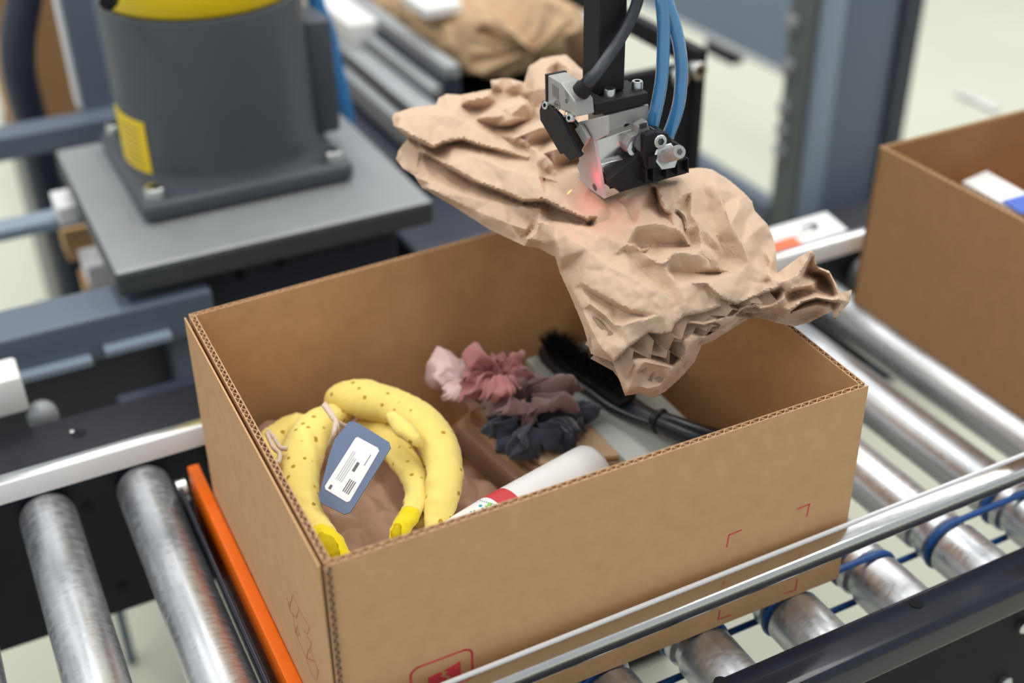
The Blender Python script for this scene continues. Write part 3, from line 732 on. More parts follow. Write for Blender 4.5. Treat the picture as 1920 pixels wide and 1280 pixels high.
# quilted bulges of the far half
for p in ((880, 187, 10), (915, 179, 10), (872, 201, -3), (905, 205, -4), (930, 191, -6), (945, 172, -6)): ridge(p)
ridge((905, 221, 11), (945, 205, 14), (985, 193, 12)); ridge((925, 239, -3), (960, 238, -4), (1000, 222, -7), (1003, 205, -7), (992, 188, -7), (972, 179, -6), (946, 184, -6))
ridge((965, 259, 10), (1010, 241, 13), (1040, 230, 10)); ridge((985, 277, -2), (1020, 267, -5), (1050, 252, -5))
ridge((1008, 291, 8), (1040, 281, 11), (1072, 273, 8)); ridge((1030, 326, -2), (1055, 309, -5), (1082, 300, -6)); ridge((1050, 335, 6), (1085, 322, 9), (1120, 310, 8))
ridge((988, 318, 6), (1003, 306, 7), (1018, 318, 2), (1020, 336, 0)); over([(1008, 284), (1025, 292), (1036, 306), (1040, 322)], 7, 2, (4, 1))
over([(944, 205), (947, 218), (949, 229)], 14, 12, (3, 0)); over([(952, 203), (955, 216), (956, 226)], 14, 12, (3, 0)); over([(975, 257), (985, 265), (990, 275)], 9, 6, (4, 0))
for p in ((930, 158, 6), (945, 163, -7), (965, 158, 7), (975, 175, -5), (1000, 148, 5), (1020, 130, 6), (1045, 112, 4), (1042, 140, -4), (1070, 130, 6), (1000, 170, 4), (1030, 165, 5), (1060, 180, 2), (1090, 200, 4)): ridge(p)
# near half
over([(1158, 376), (1170, 385), (1177, 396), (1183, 412)], [4, 4, 4, 2], [2, 1, 0, 0], (4, 1))
ridge((1140, 370, 2), (1190, 360, 5), (1218, 350, 6)); ridge((1200, 390, 4), (1225, 396, 3))
over([(1232, 350), (1240, 383), (1248, 396), (1256, 400)], [11, 10, 8, 5], [-5, -7, -8, -3], (-5, 2))
ridge((1250, 350, 13), (1270, 345, 14), (1262, 380, 11), (1256, 398, 6)); over([(1264, 399), (1275, 412), (1281, 440), (1291, 458)], [7, 8, 7, 4], [1, 0, 0, 0], (5, 0))
over([(1284, 365), (1280, 378), (1278, 386)], [14, 10, 8], [4, 2, 2], (5, 3))
over([(1272, 393), (1284, 404), (1288, 416), (1284, 428)], [9, 8, 7, 6], [5, 4, 3, 3], (4, 1))
ridge((1150, 420, 5), (1195, 424, 9), (1235, 418, 11), (1265, 428, 8)); ridge((1192, 452, -1), (1202, 466, -4), (1232, 461, -4), (1284, 461, -5), (1300, 452, -3))
ridge((1225, 487, 5), (1270, 472, 9), (1310, 468, 8), (1332, 488, 6)); over([(1316, 457), (1334, 469), (1343, 485), (1350, 506)], [7, 8, 8, 4], [1, 0, 0, 0], (5, 0))
over([(1310, 478), (1328, 488), (1332, 504)], [9, 7, 5], [6, 5, 3], (3, 0))
ridge((1255, 508, -4), (1300, 512, -3), (1350, 512, -4)); ridge((1290, 531, 5), (1340, 522, 6), (1388, 508, 4))
over([(1326, 531), (1341, 548), (1358, 560), (1383, 568)], [8, 8, 7, 5], [2, 1, 0, 1], (-4, 2)); ridge((1372, 540, 6), (1402, 549, 3))
ridge((1295, 320, -2), (1297, 362, 9), (1295, 402, 7)); ridge((1336, 322, 2), (1345, 352, 8), (1370, 422, 12), (1392, 458, 9), (1404, 494, 5))
ridge((1316, 345, 4), (1330, 400, 0), (1342, 440, 1), (1368, 482, -3)); ridge((1390, 366, 0), (1385, 392, 8), (1370, 422, 12)); ridge((1432, 422, 0), (1408, 440, 7), (1392, 458, 9))
ridge((1402, 408, 1), (1396, 430, 4)); ridge((1425, 460, -2), (1440, 500, -4), (1437, 528, 0)); ridge((1448, 492, 0), (1430, 512, 5), (1404, 494, 5)); ridge((1310, 418, 8), (1348, 456, 6)); ridge((1440, 535, 2), (1402, 526, 1), (1390, 510, 4))
ridge((1358, 385, 4), (1362, 405, 7)); ridge((1420, 478, 2), (1410, 462, 6)); ridge((1452, 525, 4), (1440, 516, 6), (1425, 532, 3))
ridge((1060, 440, 10), (1100, 468, 10), (1140, 498, 8), (1185, 520, 8), (1230, 545, 7)); over([(1092, 530), (1119, 547), (1155, 567), (1182, 580), (1215, 585)], [7, 7, 7, 7, 5], [3, 0, -1, 0, 2], (-3, 8))
over([(1107, 570), (1135, 591), (1152, 610)], [5, 6, 4], [2, 0, 1], (-3, 8)); ridge((1072, 540, 0), (1092, 580, 3), (1110, 620, 4), (1128, 652, 3)); ridge((1170, 610, 6), (1200, 600, 7), (1240, 590, 6))
ridge((1187, 459, 7), (1216, 483, 5), (1252, 508, 4), (1273, 534, 5), (1286, 578, 5)); ridge((1172, 470, 2), (1202, 502, -2), (1238, 532, -1), (1262, 562, 2))
over([(1195, 466), (1208, 469), (1216, 464)], 8, 2, (0, 4)); over([(1232, 493), (1245, 494), (1254, 487)], 7, 2, (0, 4)); ridge((1075, 430, 8), (1130, 440, 9), (1175, 458, 7)); ridge((1150, 480, 5), (1168, 462, 7), (1180, 475, 1))
TEAR = [(1150, 677), (1180, 648), (1216, 622), (1240, 626), (1259, 623), (1266, 605), (1284, 590), (1323, 583), (1345, 575), (1377, 569), (1400, 561), (1424, 551), (1464, 535)]
over(TEAR, [3, 4, 4, 3, 5, 3, 4, 4, 5, 4, 6, 4, 3], [-4, -10, -14, -12, -12, -8, -6, -7, -5, -7, -5, -7, -4], (1, 6))
ridge((1165, 672, 0), (1208, 678, 7), (1262, 690, 6), (1230, 686, 3)); ridge((1200, 655, -12), (1222, 645, -16), (1245, 645, -14), (1236, 662, -8))
ridge((1208, 678, 7), (1190, 700, 4), (1176, 735, 3)); ridge((1223, 708, -1), (1240, 712, 0)); ridge((1200, 724, 2), (1216, 728, 3), (1238, 722, 3), (1255, 705, 4)); ridge((1205, 700, 0), (1215, 716, 1))
ridge((1262, 690, 6), (1285, 662, 6), (1305, 634, 6)); ridge((1256, 663, -16), (1268, 645, -18)); ridge((1262, 632, 2), (1278, 640, 4), (1296, 630, 6)); ridge((1283, 618, -12), (1300, 612, -10))
ridge((1292, 604, 3), (1318, 608, 5), (1340, 602, 6), (1362, 592, 6)); ridge((1325, 620, -8), (1345, 615, -9)); ridge((1330, 628, 4), (1352, 610, 4), (1376, 604, 3)); ridge((1350, 588, -8), (1372, 583, -9))
ridge((1375, 590, 5), (1395, 576, 6), (1418, 570, 6)); ridge((1392, 590, -8), (1412, 584, -9)); ridge((1425, 578, 5), (1444, 574, 4), (1462, 583, -2)); ridge((1440, 562, -8), (1452, 556, -10)); ridge((1430, 592, -9), (1446, 588, -10))
ridge((1470, 528, 6), (1500, 514, 10), (1512, 492, 11), (1519, 474, 8)); ridge((1500, 520, 9), (1490, 535, 6), (1472, 545, 2)); ridge((1506, 519, -12), (1514, 500, -12), (1521, 482, -6))
ridge((1515, 512, -20), (1540, 518, -24), (1556, 538, -22), (1562, 552, -12)); ridge((1536, 504, -2), (1555, 512, 0), (1564, 532, 2), (1572, 552, 4)); ridge((1485, 540, 8), (1502, 537, 7), (1521, 534, 2), (1505, 545, -10)); ridge((1478, 556, -12), (1490, 548, -12))
over([(1483, 580), (1505, 564), (1530, 557), (1560, 562), (1576, 562)], [9, 10, 10, 9, 5], [-6, -8, -9, -8, 0], (1, 5)); ridge((1478, 568, 2), (1500, 557, -6), (1530, 548, -8), (1555, 555, -4))
ridge((1455, 592, -8), (1470, 590, -2), (1500, 580, 5), (1530, 572, 6), (1548, 576, 4)); ridge((1470, 600, -6), (1500, 595, -8), (1530, 585, -7)); ridge((1460, 566, 6), (1470, 560, 8), (1466, 578, 3))

for l in FEAT:
    for i, (x, y, h) in enumerate(l):
        if 868 < x < 1120 and y < 342 and y < 190+.55*(x-860): l[i] = (x, y, h*1.35)
def build_pad():
    pts, hs, edges = [], [], []
    def addline(l, close=False):
        i0 = len(pts)
        for (x, y, h) in l: pts.append(Vector((x, y))); hs.append(h)
        n = len(l)
        for i in range(n-1): edges.append((i0+i, i0+i+1))
        if close: edges.append((i0+n-1, i0))
    def edge_h(x, y):
        return -6 if x < 1460 and y < 600 else -3
    addline([(x, y, edge_h(x, y)) for x, y in OUT], True)
    for l in FEAT: addline(l)
    r = delaunay_2d_cdt(pts, edges, [], 0, 1e-3)
    V2 = np.array([tuple(v) for v in r[0]]); H2 = np.full(len(V2), np.nan)
    for i, o in enumerate(r[3]):
        if o: H2[i] = np.mean([hs[k] for k in o])
    nb = {}
    for a, b in r[1]: nb.setdefault(a, []).append(b); nb.setdefault(b, []).append(a)
    for i in np.where(np.isnan(H2))[0]:
        v = [H2[k] for k in nb[i] if not np.isnan(H2[k])]; H2[i] = np.mean(v) if v else 0
    tri = np.array([t for t in r[2] if len(t) == 3])
    # fine mesh: grid points inside the outline plus points along every crease
    poly = np.array(OUT, float)
    def inside(q):
        x, y = q[:, 0], q[:, 1]; c = np.zeros(len(q), bool)
        for i in range(len(poly)):
            x1, y1 = poly[i]; x2, y2 = poly[i-1]
            m_ = (y1 > y) != (y2 > y); xx = (x2-x1)*(y-y1)/((y2-y1)+1e-12)+x1; c ^= m_ & (x < xx)
        return c
    step = 3.3; rng = np.random.default_rng(3)
    gx, gy = np.meshgrid(np.arange(730, 1602, step), np.arange(98, 752, step)); gx = gx+(np.arange(gx.shape[0])[:, None] % 2)*step/2
    G = np.c_[gx.ravel(), gy.ravel()]+rng.normal(0, .5, (gx.size, 2)); G = G[inside(G)]
    def resample(l, st):
        out = []
        for a, b in zip(l[:-1], l[1:]):
            a, b = np.array(a[:2], float), np.array(b[:2], float); n = max(1, int(np.linalg.norm(b-a)/st))
            for k in range(n): out.append(a+(b-a)*k/n)
        out.append(np.array(l[-1][:2], float)); return out
    P, E = [], []
    ol = resample(OUT+[OUT[0]], 3.6)[:-1]; ol = [p+rng.normal(0, .22, 2) for p in ol]
    for p in ol: P.append(p)
    for i in range(len(ol)): E.append((i, (i+1) % len(ol)))
    cre = []; segs = []
    for l in FEAT:
        if len(l) > 1:
            rs = resample(l, 3.6); segs += [(len(cre)+k, len(cre)+k+1) for k in range(len(rs)-1)]; cre += rs
    cre = np.array(cre); okk = inside(cre); new_i = np.cumsum(okk)-1+len(ol); E += [(int(new_i[a]), int(new_i[b])) for a, b in segs if okk[a] and okk[b]]; cre = cre[okk]
    # drop grid points crowding the crease points and the border
    allp = np.r_[cre, np.array(ol)]
    keep = np.ones(len(G), bool)
    for i in range(0, len(G), 500):
        dd = ((G[i:i+500, None]-allp[None])**2).sum(2).min(1); keep[i:i+500] = dd > (step*.55)**2
    G = G[keep]; Q = np.r_[np.array(P), cre, G]
    r = delaunay_2d_cdt([Vector(p) for p in Q], E, [], 1, .4)
    Q = np.array([tuple(v) for v in r[0]]); F = [t for t in r[2]]
    # heights: linear on the coarse creased triangles
    hh = np.full(len(Q), np.nan)
    for (a, b, c) in tri:
        A, B, C_ = V2[a], V2[b], V2[c]; mn = np.minimum(np.minimum(A, B), C_)-.5; mx = np.maximum(np.maximum(A, B), C_)+.5
        idx = np.where((Q[:, 0] >= mn[0]) & (Q[:, 0] <= mx[0]) & (Q[:, 1] >= mn[1]) & (Q[:, 1] <= mx[1]) & np.isnan(hh))[0]
        if not len(idx): continue
        T_ = np.array([[B[0]-A[0], C_[0]-A[0]], [B[1]-A[1], C_[1]-A[1]]]); dt = np.linalg.det(T_)
        if abs(dt) < 1e-9: continue
        l = np.linalg.solve(T_, (Q[idx]-A).T); ok = (l[0] > -.002) & (l[1] > -.002) & (l[0]+l[1] < 1.002)
        hh[idx[ok]] = H2[a]+l[0][ok]*(H2[b]-H2[a])+l[1][ok]*(H2[c]-H2[a])
    hh[np.isnan(hh)] = -6
    # light smoothing
    n = len(Q); ea = np.array(r[1])
    for it in range(3):
        s = np.zeros(n); c = np.zeros(n)
        np.add.at(s, ea[:, 0], hh[ea[:, 1]]); np.add.at(s, ea[:, 1], hh[ea[:, 0]]); np.add.at(c, ea[:, 0], 1); np.add.at(c, ea[:, 1], 1)
        hh = .80*hh+.20*s/np.maximum(c, 1)
    # small crumples of the paper: faceted cells
    for i in range(n):
        p = Vector((Q[i, 0]*.016, Q[i, 1]*.016, .3)); d = noise.voronoi(p)[0]
        p2 = Vector((Q[i, 0]*.041, Q[i, 1]*.041, 2.3)); d2 = noise.voronoi(p2)[0]
        hh[i] = 1.8*hh[i]+4.2*(d[1]-d[0])-1.5+1.3*(d2[1]-d2[0])+2.0*noise.noise(p*.6)
    f = tps_fit(CTRL); dep = f(Q)
    # distance to the border, for the thickness of the pad
    bp = np.array(ol); bd = np.empty(n)
    for i in range(0, n, 400): bd[i:i+400] = np.sqrt(((Q[i:i+400, None]-bp[None])**2).sum(2).min(1))
    vs = [at(Q[i, 0], Q[i, 1], d=dep[i]-hh[i]*.00125) for i in range(n)]
    back = []
    thick = np.minimum(bd/70, 1)**.7*.040
    border = bd < .8
    m_ = {}
    for i in range(n):
        if border[i]: m_[i] = i; continue
        p = Vector((Q[i, 0]*.02, Q[i, 1]*.02, 7.3)); d = noise.voronoi(p)[0]
        m_[i] = n+len(back); back.append(at(Q[i, 0], Q[i, 1], d=dep[i]+max(.0015-hh[i]*.00125, .004)+thick[i]+.006*(d[1]-d[0])*min(bd[i]/30, 1)))
    fs = [tuple(t) for t in F]; fb = []
    for t in F:
        q = [m_[k] for k in t][::-1]
        if any(a >= n for a in q): fb.append(tuple(q))
    return vs+back, fs+fb
vsf = build_pad()
pad = obj('kraft_paper_pad', vsf, m_kraft, None, True, sharp=34, label='crumpled light brown kraft paper pad held up by the gripper above the open box', cat='paper')

# pleated ends of the inner layers, seen at the near end of the pad
def along(pl, t):
    pl = np.array(pl, float)[:, :2]; L_ = np.r_[0, np.cumsum(np.linalg.norm(np.diff(pl, axis=0), axis=1))]; q = t*L_[-1]
    return np.array([np.interp(q, L_, pl[:, 0]), np.interp(q, L_, pl[:, 1])])
BOT = [(1182, 738), (1205, 734), (1228, 742), (1248, 730), (1272, 708), (1300, 676), (1316, 646), (1334, 638), (1370, 616), (1406, 596), (1450, 600), (1488, 609), (1518, 601), (1560, 585)]
TOP = [(1165, 690), (1182, 660), (1216, 636), (1262, 632), (1290, 602), (1340, 588), (1390, 575), (1430, 560), (1475, 548), (1510, 540), (1560, 548)]
inw = (at(1180, 450, d=.975)-at(1330, 600, d=.955)).normalized()
fdep = tps_fit(CTRL)
rp_ = random.Random(11)
bm = new()
for k, (f, t0_, t1_) in enumerate(((.14, .04, .74), (.36, .0, .72), (.60, .02, .78), (.84, .0, .76))):
    t = t0_; row = []; sgn = 1
    while t < t1_:
        a, b = along(TOP, t), along(BOT, t); amp = rp_.uniform(.08, .27)
        c = a+(b-a)*min(max(f+sgn*amp, .02), .99); dd = float(fdep([c])[0])-.010+rp_.uniform(-.006, .006)+f*.007
        p = at(c[0], c[1], d=dd); row.append((bm.verts.new(p), bm.verts.new(p+inw*.020+V((0, 0, rp_.uniform(-.005, .005)))), bm.verts.new(p+inw*.045+V((0, 0, -.006)))))
        t += rp_.uniform(.025, .085); sgn = -sgn
    for i in range(len(row)-1):
        bm.faces.new((row[i][0], row[i+1][0], row[i+1][1], row[i][1])); bm.faces.new((row[i][1], row[i+1][1], row[i+1][2], row[i][2]))
bmesh.ops.solidify(bm, geom=bm.faces[:], thickness=.0004)
obj('pleated_layer', bm, m_kraft, pad, label='pleated torn end of the inner paper layers')

# ================================================================== gripper
gr = empty('robot_gripper', (.33, .2, .36), 'silver and black vacuum gripper head on a black post, gripping the paper pad', 'gripper')
YF = .180
def fr(pts, y=YF): return [at(a, b, y=y) for a, b in pts]
def g(x, y): return (980+x/3.2, y/3.2)
def front_prism(name, pts, y, dy, m, bev=0, par=None, **k):
    bm = new(); prism(bm, fr(pts, y), (0, dy, 0), bev); return obj(name, bm, m, par or gr, **k)
def side_prism(name, pts, x, dx, m, bev=0, par=None, **k):
    bm = new(); prism(bm, [at(a, b, x=x) for a, b in pts], (dx, 0, 0), bev); return obj(name, bm, m, par or gr, **k)
# post
pa, pb = at(*g(455, 545), y=.2), at(*g(610, 545), y=.2)
bm = new(); bx(bm, pa.x, pb.x, .2, .2+(pb.x-pa.x)*1.1, pa.z-.004, .95, .0015); obj('post', bm, m_black, gr)
# printed flange
fl_a, fl_b = at(*g(430, 700), y=.187), at(*g(757, 540), y=.187)
zt = at(*g(590, 590), y=.187).z; zb = at(*g(590, 660), y=.187).z
bm = new(); bx(bm, fl_a.x, fl_b.x, .187, .187+.033, zb, zt, .0008); flg = obj('flange', bm, m_print3d, gr)
for (x, y) in ((520, 575), (686, 530)):
    p = at(*g(x, y), z=zt); hexbolt('cap_screw', p, (0, 0, 1), .0046, .0062, m_bolt, gr, m_hole)
# adaptor block with the arched cut-out
ad = [g(497, 695), g(757, 628), g(757, 742), g(660, 768), g(652, 750), g(635, 740), g(615, 745), g(602, 762), g(594, 785), g(500, 811)]
front_prism('adaptor_block', ad, .1885, .028, m_alul, .0004)
# wedge-shaped body: side plate and stepped front
xw = at(*g(490, 1192), y=YF-.0065).x
sp = [g(330, 735), g(420, 715), g(498, 697), g(500, 811), g(428, 848), g(487, 1192), g(330, 1085), g(345, 1045), g(324, 1000), g(390, 840)]
eA, eB = at(*g(428, 848), y=YF), at(*g(490, 1192), y=YF-.0065); spn = (eB-eA).cross(V((0, 1, 0))).normalized()
if spn.x > 0: spn = -spn
def on_sp(px, py):
    v = fw + rt*((px-960)/F_PX) - up*((py-640)/F_PX); p0 = eA+spn*.0016; return CAM + v*((p0-CAM).dot(spn)/v.dot(spn))
bm = new(); prism(bm, [on_sp(*p) for p in sp], spn*-.003, .0003); obj('side_plate', bm, m_alu, gr)
bm = new(); lathe(bm, on_sp(*g(433, 1122))-spn*.001, spn, [(0, .0022), (.0013, .0022), (.0014, .0030)], 18); obj('plate_hole', bm, m_hole, gr, True, sharp=40)
fb_ = [g(430, 848), g(690, 762), g(715, 1105), g(490, 1192)]
front_prism('body_block', fb_, YF, .034, m_alub, .0006)
front_prism('step_block', [g(470, 985), g(700, 930), g(700, 960), g(520, 1080), g(500, 1085)], YF-.004, .006, m_alub, .0004)
front_prism('shoe', [g(470, 1112), g(515, 1090), g(525, 1130), g(580, 1115), g(580, 1158), g(490, 1193)], YF-.006, .03, m_alub, .0005)
front_prism('tooth', [g(482, 1000), g(525, 985), g(530, 1050), g(500, 1060)], YF-.0025, .004, m_alul, .0003)
# black finger block with ribs
fk = [g(512, 1082), g(680, 945), g(712, 880), g(730, 815), g(800, 793), g(870, 798), g(900, 848), g(955, 870), g(990, 960), g(998, 1000), g(985, 1042), g(742, 1108), g(582, 1155), g(560, 1120), g(525, 1128)]
front_prism('finger_block', fk, YF-.013, .030, m_black, .0008)
front_prism('finger_plate', [g(722, 945), g(735, 815), g(800, 793), g(868, 798), g(900, 850), g(955, 872), g(990, 960), g(740, 1020)], YF-.019, .007, m_black, .0010)
for i, xx in enumerate((745, 790, 868, 935, 996)):
    yb = 1108-(xx-742)*.27; front_prism('rib', [g(xx-7, yb-88), g(xx+3, yb-90), g(xx+3, yb-3), g(xx-7, yb)], YF-.020, .008, m_black, .0004)
bm = new(); p = at(*g(775, 955), y=YF-.0192); lathe(bm, p+V((0, 0, .004)), (0, 0, -1), [(0, .0042), (.010, .0042)], 20); obj('boss', bm, m_black, gr, True, sharp=40)
# pale bracket
front_prism('bracket', [g(620, 872), g(650, 820), g(690, 805), g(690, 760), g(748, 726), g(762, 778), g(795, 775), g(800, 796), g(735, 818), g(700, 850), g(708, 915), g(655, 938), g(632, 915)], YF-.006, .008, m_alul, .0006)
front_prism('bracket_window', [g(702, 747), g(742, 735), g(747, 762), g(707, 774)], YF-.0066, .001, m_hole)
fdir = V((-.12, -1, .22)).normalized()
hexbolt('cap_screw', at(*g(666, 890), y=YF-.0058), fdir, .0062, .003, m_bolt, gr, m_hole)
hexbolt('cap_screw', at(*g(818, 846), y=YF-.0188), fdir, .0054, .0035, m_bolt, gr, m_hole)
bm = new(); lathe(bm, at(*g(720, 850), y=YF-.010), fdir, [(0, .008), (.004, .008), (.0045, .006)], 24); obj('washer', bm, m_hole, gr, True, sharp=40)
# hexagon nut and stud
sd_ = (at(*g(945, 908), y=YF-.045)-at(*g(855, 938), y=YF-.020)); p = at(*g(852, 940), y=YF-.020)
bm = new(); lathe(bm, p-sd_.normalized()*.002, sd_, [(0, .0098), (.0005, .0112), (.0055, .0112), (.0062, .0096)], 6); obj('hex_nut', bm, m_bolt, gr)
bm = new(); lathe(bm, p, sd_, [(0, .0056), (sd_.length-.002, .0056), (sd_.length, .0050)], 24); obj('stud', bm, m_alul, gr, True, sharp=40)
bm = new(); lathe(bm, p+sd_, sd_, [(-.0005, .0024), (.0004, .0024)], 6); obj('stud_socket', bm, m_hole, gr)
# sensor housing
xs = at(*g(320, 640), y=YF+.004).x
s_pts = [g(145, 448), g(228, 497), g(312, 608), g(322, 702), g(146, 622)]
sx = at(*g(430, 640), y=YF+.004).x-xs
sen = side_prism('sensor_housing', s_pts, xs, sx, m_alul, .0010)
side_prism('sensor_back_cap', [g(133, 443), g(147, 450), g(148, 624), g(136, 618)], xs-.0008, sx+.0016, m_black, .0003, sen)
def on_sen(x, y): return at(*g(x, y), x=xs-.0002)
bm = new()
for k in range(6): stroke(bm, [on_sen(178+k*7, 505+k*5), on_sen(181+k*7, 575+k*5)], .00045, (-1, 0, 0))
for k in range(3): stroke(bm, [on_sen(255+k*9, 540+k*12), on_sen(258+k*9, 580+k*12)], .00035, (-1, 0, 0))
obj('type_plate_print', bm, m_ink, sen)
bm = new()
def circ(x, y, rx, n=16, a0=0, a1=360): return [on_sen(x+rx*.75*math.cos(math.radians(a0+(a1-a0)*i/n)), y+rx*1.25*math.sin(math.radians(a0+(a1-a0)*i/n))) for i in range(n+1)]
stroke(bm, circ(205, 635, 24), .0005, (-1, 0, 0))
for dx in (-9, -2, 5): stroke(bm, [on_sen(205+dx, 618), on_sen(204+dx, 650)], .0006, (-1, 0, 0))
stroke(bm, [on_sen(190, 622), on_sen(218, 632)], .0006, (-1, 0, 0)); stroke(bm, [on_sen(190, 648), on_sen(218, 656)], .0006, (-1, 0, 0))
obj('round_logo', bm, m_ink, sen)
bm = new()
stroke(bm, circ(262, 682, 13, 10, 40, 320), .0006, (-1, 0, 0)); stroke(bm, circ(278, 690, 13, 10, 40, 320), .0006, (-1, 0, 0)); stroke(bm, [on_sen(270, 690), on_sen(278, 693)], .0005, (-1, 0, 0))
obj('ce_mark', bm, m_ink, sen)
bm = new(); stroke(bm, circ(262, 606, 9), .00045, (-1, 0, 0)); stroke(bm, [on_sen(262, 600), on_sen(262, 612)], .0005, (-1, 0, 0)); obj('approval_mark', bm, m_ink, sen)
for x, y in ((152, 632), (298, 708)): hexbolt('cap_screw', at(*g(x, y), x=xs-.0002), (-1, -.25, .3), .0033, .004, m_bolt, sen, m_hole)
# black sensor fin and bright guide plates below it
side_prism('sensor_fin', [g(100, 662), g(118, 605), g(150, 628), g(212, 690), g(335, 940), g(320, 950), g(285, 966), g(240, 918), g(225, 926), g(104, 720)], xs-.002, .004, m_black, .0005)
side_prism('sensor_fin', [g(150, 640), g(190, 660), g(350, 930), g(300, 960)], xs+.0035, .003, m_black, .0004)
side_prism('guide_plate', [g(205, 690), g(280, 705), g(392, 835), g(350, 905), g(330, 900)], xs+.009, .004, m_alub, .0004)
side_prism('guide_plate', [g(312, 775), g(345, 745), g(392, 830), g(368, 870)], xs+.007, .003, m_alul, .0004)
# red sensing light inside the jaw
lp0 = at(*g(548, 1085), y=YF-.0135)
bm = new(); bmesh.ops.create_icosphere(bm, subdivisions=2, radius=.0016, matrix=Matrix.Translation(at(*g(545, 1088), y=YF-.006)+V((-.004, 0, .001)))); obj('indicator_lens', bm, m_led, gr, True)
def plight(name, loc, e, col, r=.002):
    l = bpy.data.lights.new(name, 'POINT'); l.energy = e; l.color = col; l.shadow_soft_size = r
    o = bpy.data.objects.new(name, l); o.location = loc; COL.objects.link(o); return o
plight('red_indicator_lamp', at(*g(505, 1078), y=YF-.022), .010, (1, .03, .06))
plight('red_indicator_lamp', at(*g(400, 1090), x=xw-.012), .006, (1, .03, .06))
# laser line on the paper
tgt = at(1106, 374, d=1.02); src = at(1040, 350, d=.975)
l = bpy.data.lights.new('laser_diode', 'SPOT'); l.energy = 2.2; l.color = (1, .045, .0); l.spot_size = math.radians(13.0); l.spot_blend = .3; l.shadow_soft_size = .0003
lo = bpy.data.objects.new('laser_diode', l); lo.location = src
lo.rotation_euler = (tgt-src).to_track_quat('-Z', 'Y').to_euler(); lo.scale = (.22, 1.0, 1); COL.objects.link(lo)
# cable
cb = [at(*g(352, 545), x=xs+.007), at(*g(378, 515), x=xs+.009), at(*g(430, 455), y=.178), at(*g(510, 345), y=.185), at(*g(590, 225), y=.19), at(*g(650, 110), y=.192), at(*g(690, 0), y=.193), at(*g(715, -140), y=.195), at(*g(720, -420), y=.2)]
bm = new(); tube(bm, cb, .0046, 14, 10); obj('sensor_cable', bm, m_cable, gr, True)
bm = new(); lathe(bm, cb[0]-(cb[1]-cb[0])*.2, cb[1]-cb[0], [(0, .0072), (.005, .0072), (.007, .0060), (.016, .0056), (.020, .0048)], 20); obj('cable_gland', bm, m_black, gr, True, sharp=45)
# blue air hoses
for pts in ([(770, 778), (785, 720), (812, 600), (832, 480), (842, 340), (846, 200), (842, 80), (828, -60), (812, -400)],
            [(872, 818), (905, 730), (936, 620), (950, 500), (952, 390), (938, 270), (905, 130), (862, 0), (830, -110), (800, -400)]):
    P_ = [at(*g(a, b), y=.188 - .006*i/len(pts)) for i, (a, b) in enumerate(pts)]
    h = empty('air_hose', P_[0], 'translucent blue air hose curving %s into the gripper' % ('down, left of the two,' if pts[0][0] == 770 else 'down, right of the two,'), 'hose')
    h['group'] = 'blue air hoses of the gripper'
    bm = new(); tube(bm, P_, .0052, 16, 10); obj('hose_wall', bm, m_bluetube, h, True)
    bm = new(); tube(bm, P_, .0030, 12, 10); obj('hose_bore', bm, m_bluetube2, h, True)

# ================================================================== robot on its pedestal
ped = empty('robot_pedestal', (.18, .86, -.8), 'grey steel pedestal table carrying the dark grey robot base', 'pedestal')
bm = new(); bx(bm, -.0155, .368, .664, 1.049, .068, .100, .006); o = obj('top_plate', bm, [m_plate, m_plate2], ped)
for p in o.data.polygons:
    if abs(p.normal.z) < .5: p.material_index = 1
bm = new(); bx(bm, .085, .33, .70, 1.0, -.80, .068, .004); obj('column', bm, m_navy, ped)
for px, py in ((450, 515), (525, 492)):
    bm = new(); lathe(bm, at(px, py, y=.6995), (0, -1, 0), [(0, .006), (.001, .006)], 16); obj('bolt_hole', bm, m_blackm, ped)
rb = empty('industrial_robot', (.1755, .898, .1), 'dark grey robot base with yellow shoulder and yellow warning label', 'robot')
bm = new(); bx(bm, .0415, .305, .762, 1.025, .1004, .126, .010, 3); obj('foot_plate', bm, m_robot, rb, True, sharp=40)
CX, CY, RC = .1755, .898, .1215
bm = new(); lathe(bm, (CX, CY, .118), (0, 0, 1), [(0, RC+.012), (.006, RC+.005), (.014, RC+.001), (.022, RC), (at(400, 38, y=CY-RC).z-.126, RC*.985), (at(400, 38, y=CY-RC).z-.121, RC*.975), (at(400, 38, y=CY-RC).z-.119, RC*.95)], 72); obj('base_drum', bm, m_robot, rb, True, sharp=40)
ztop = at(400, 38, y=CY-RC).z
bm = new(); lathe(bm, (CX, CY, ztop), (0, 0, 1), [(0, RC*.93), (.006, RC*.97), (.03, RC*.98), (.10, RC*.92), (.13, RC*.7)], 64); obj('shoulder', bm, m_yellow, rb, True, sharp=40)
bm = new(); bx(bm, CX-.12, CX+.12, CY-.06, CY+.08, .40, .62, .03, 3); obj('upper_arm', bm, m_yellow, rb, True, sharp=40)
p = at(215, 8, y=CY-.10); bm = new(); lathe(bm, p+V((0, .02, 0)), (-.3, -1, .2), [(0, .009), (.03, .009), (.033, .006)], 20); obj('plug', bm, m_blackm, rb, True, sharp=40)
for sx, sy in ((.062, .783), (.284, .783), (.062, 1.003), (.284, 1.003)): hexbolt('anchor_bolt', (sx, sy, .126), (0, 0, 1), .0125, .013, m_bolt, rb, m_hole)
bm = new(); prism(bm, [V((CX+.115, CY-.035, .125)), V((CX+.150, CY-.035, .125)), V((CX+.150, CY+.035, .125)), V((CX+.115, CY+.035, .125))], (0, 0, .150), .006); obj('connector_box', bm, m_robot, rb, True, sharp=40)
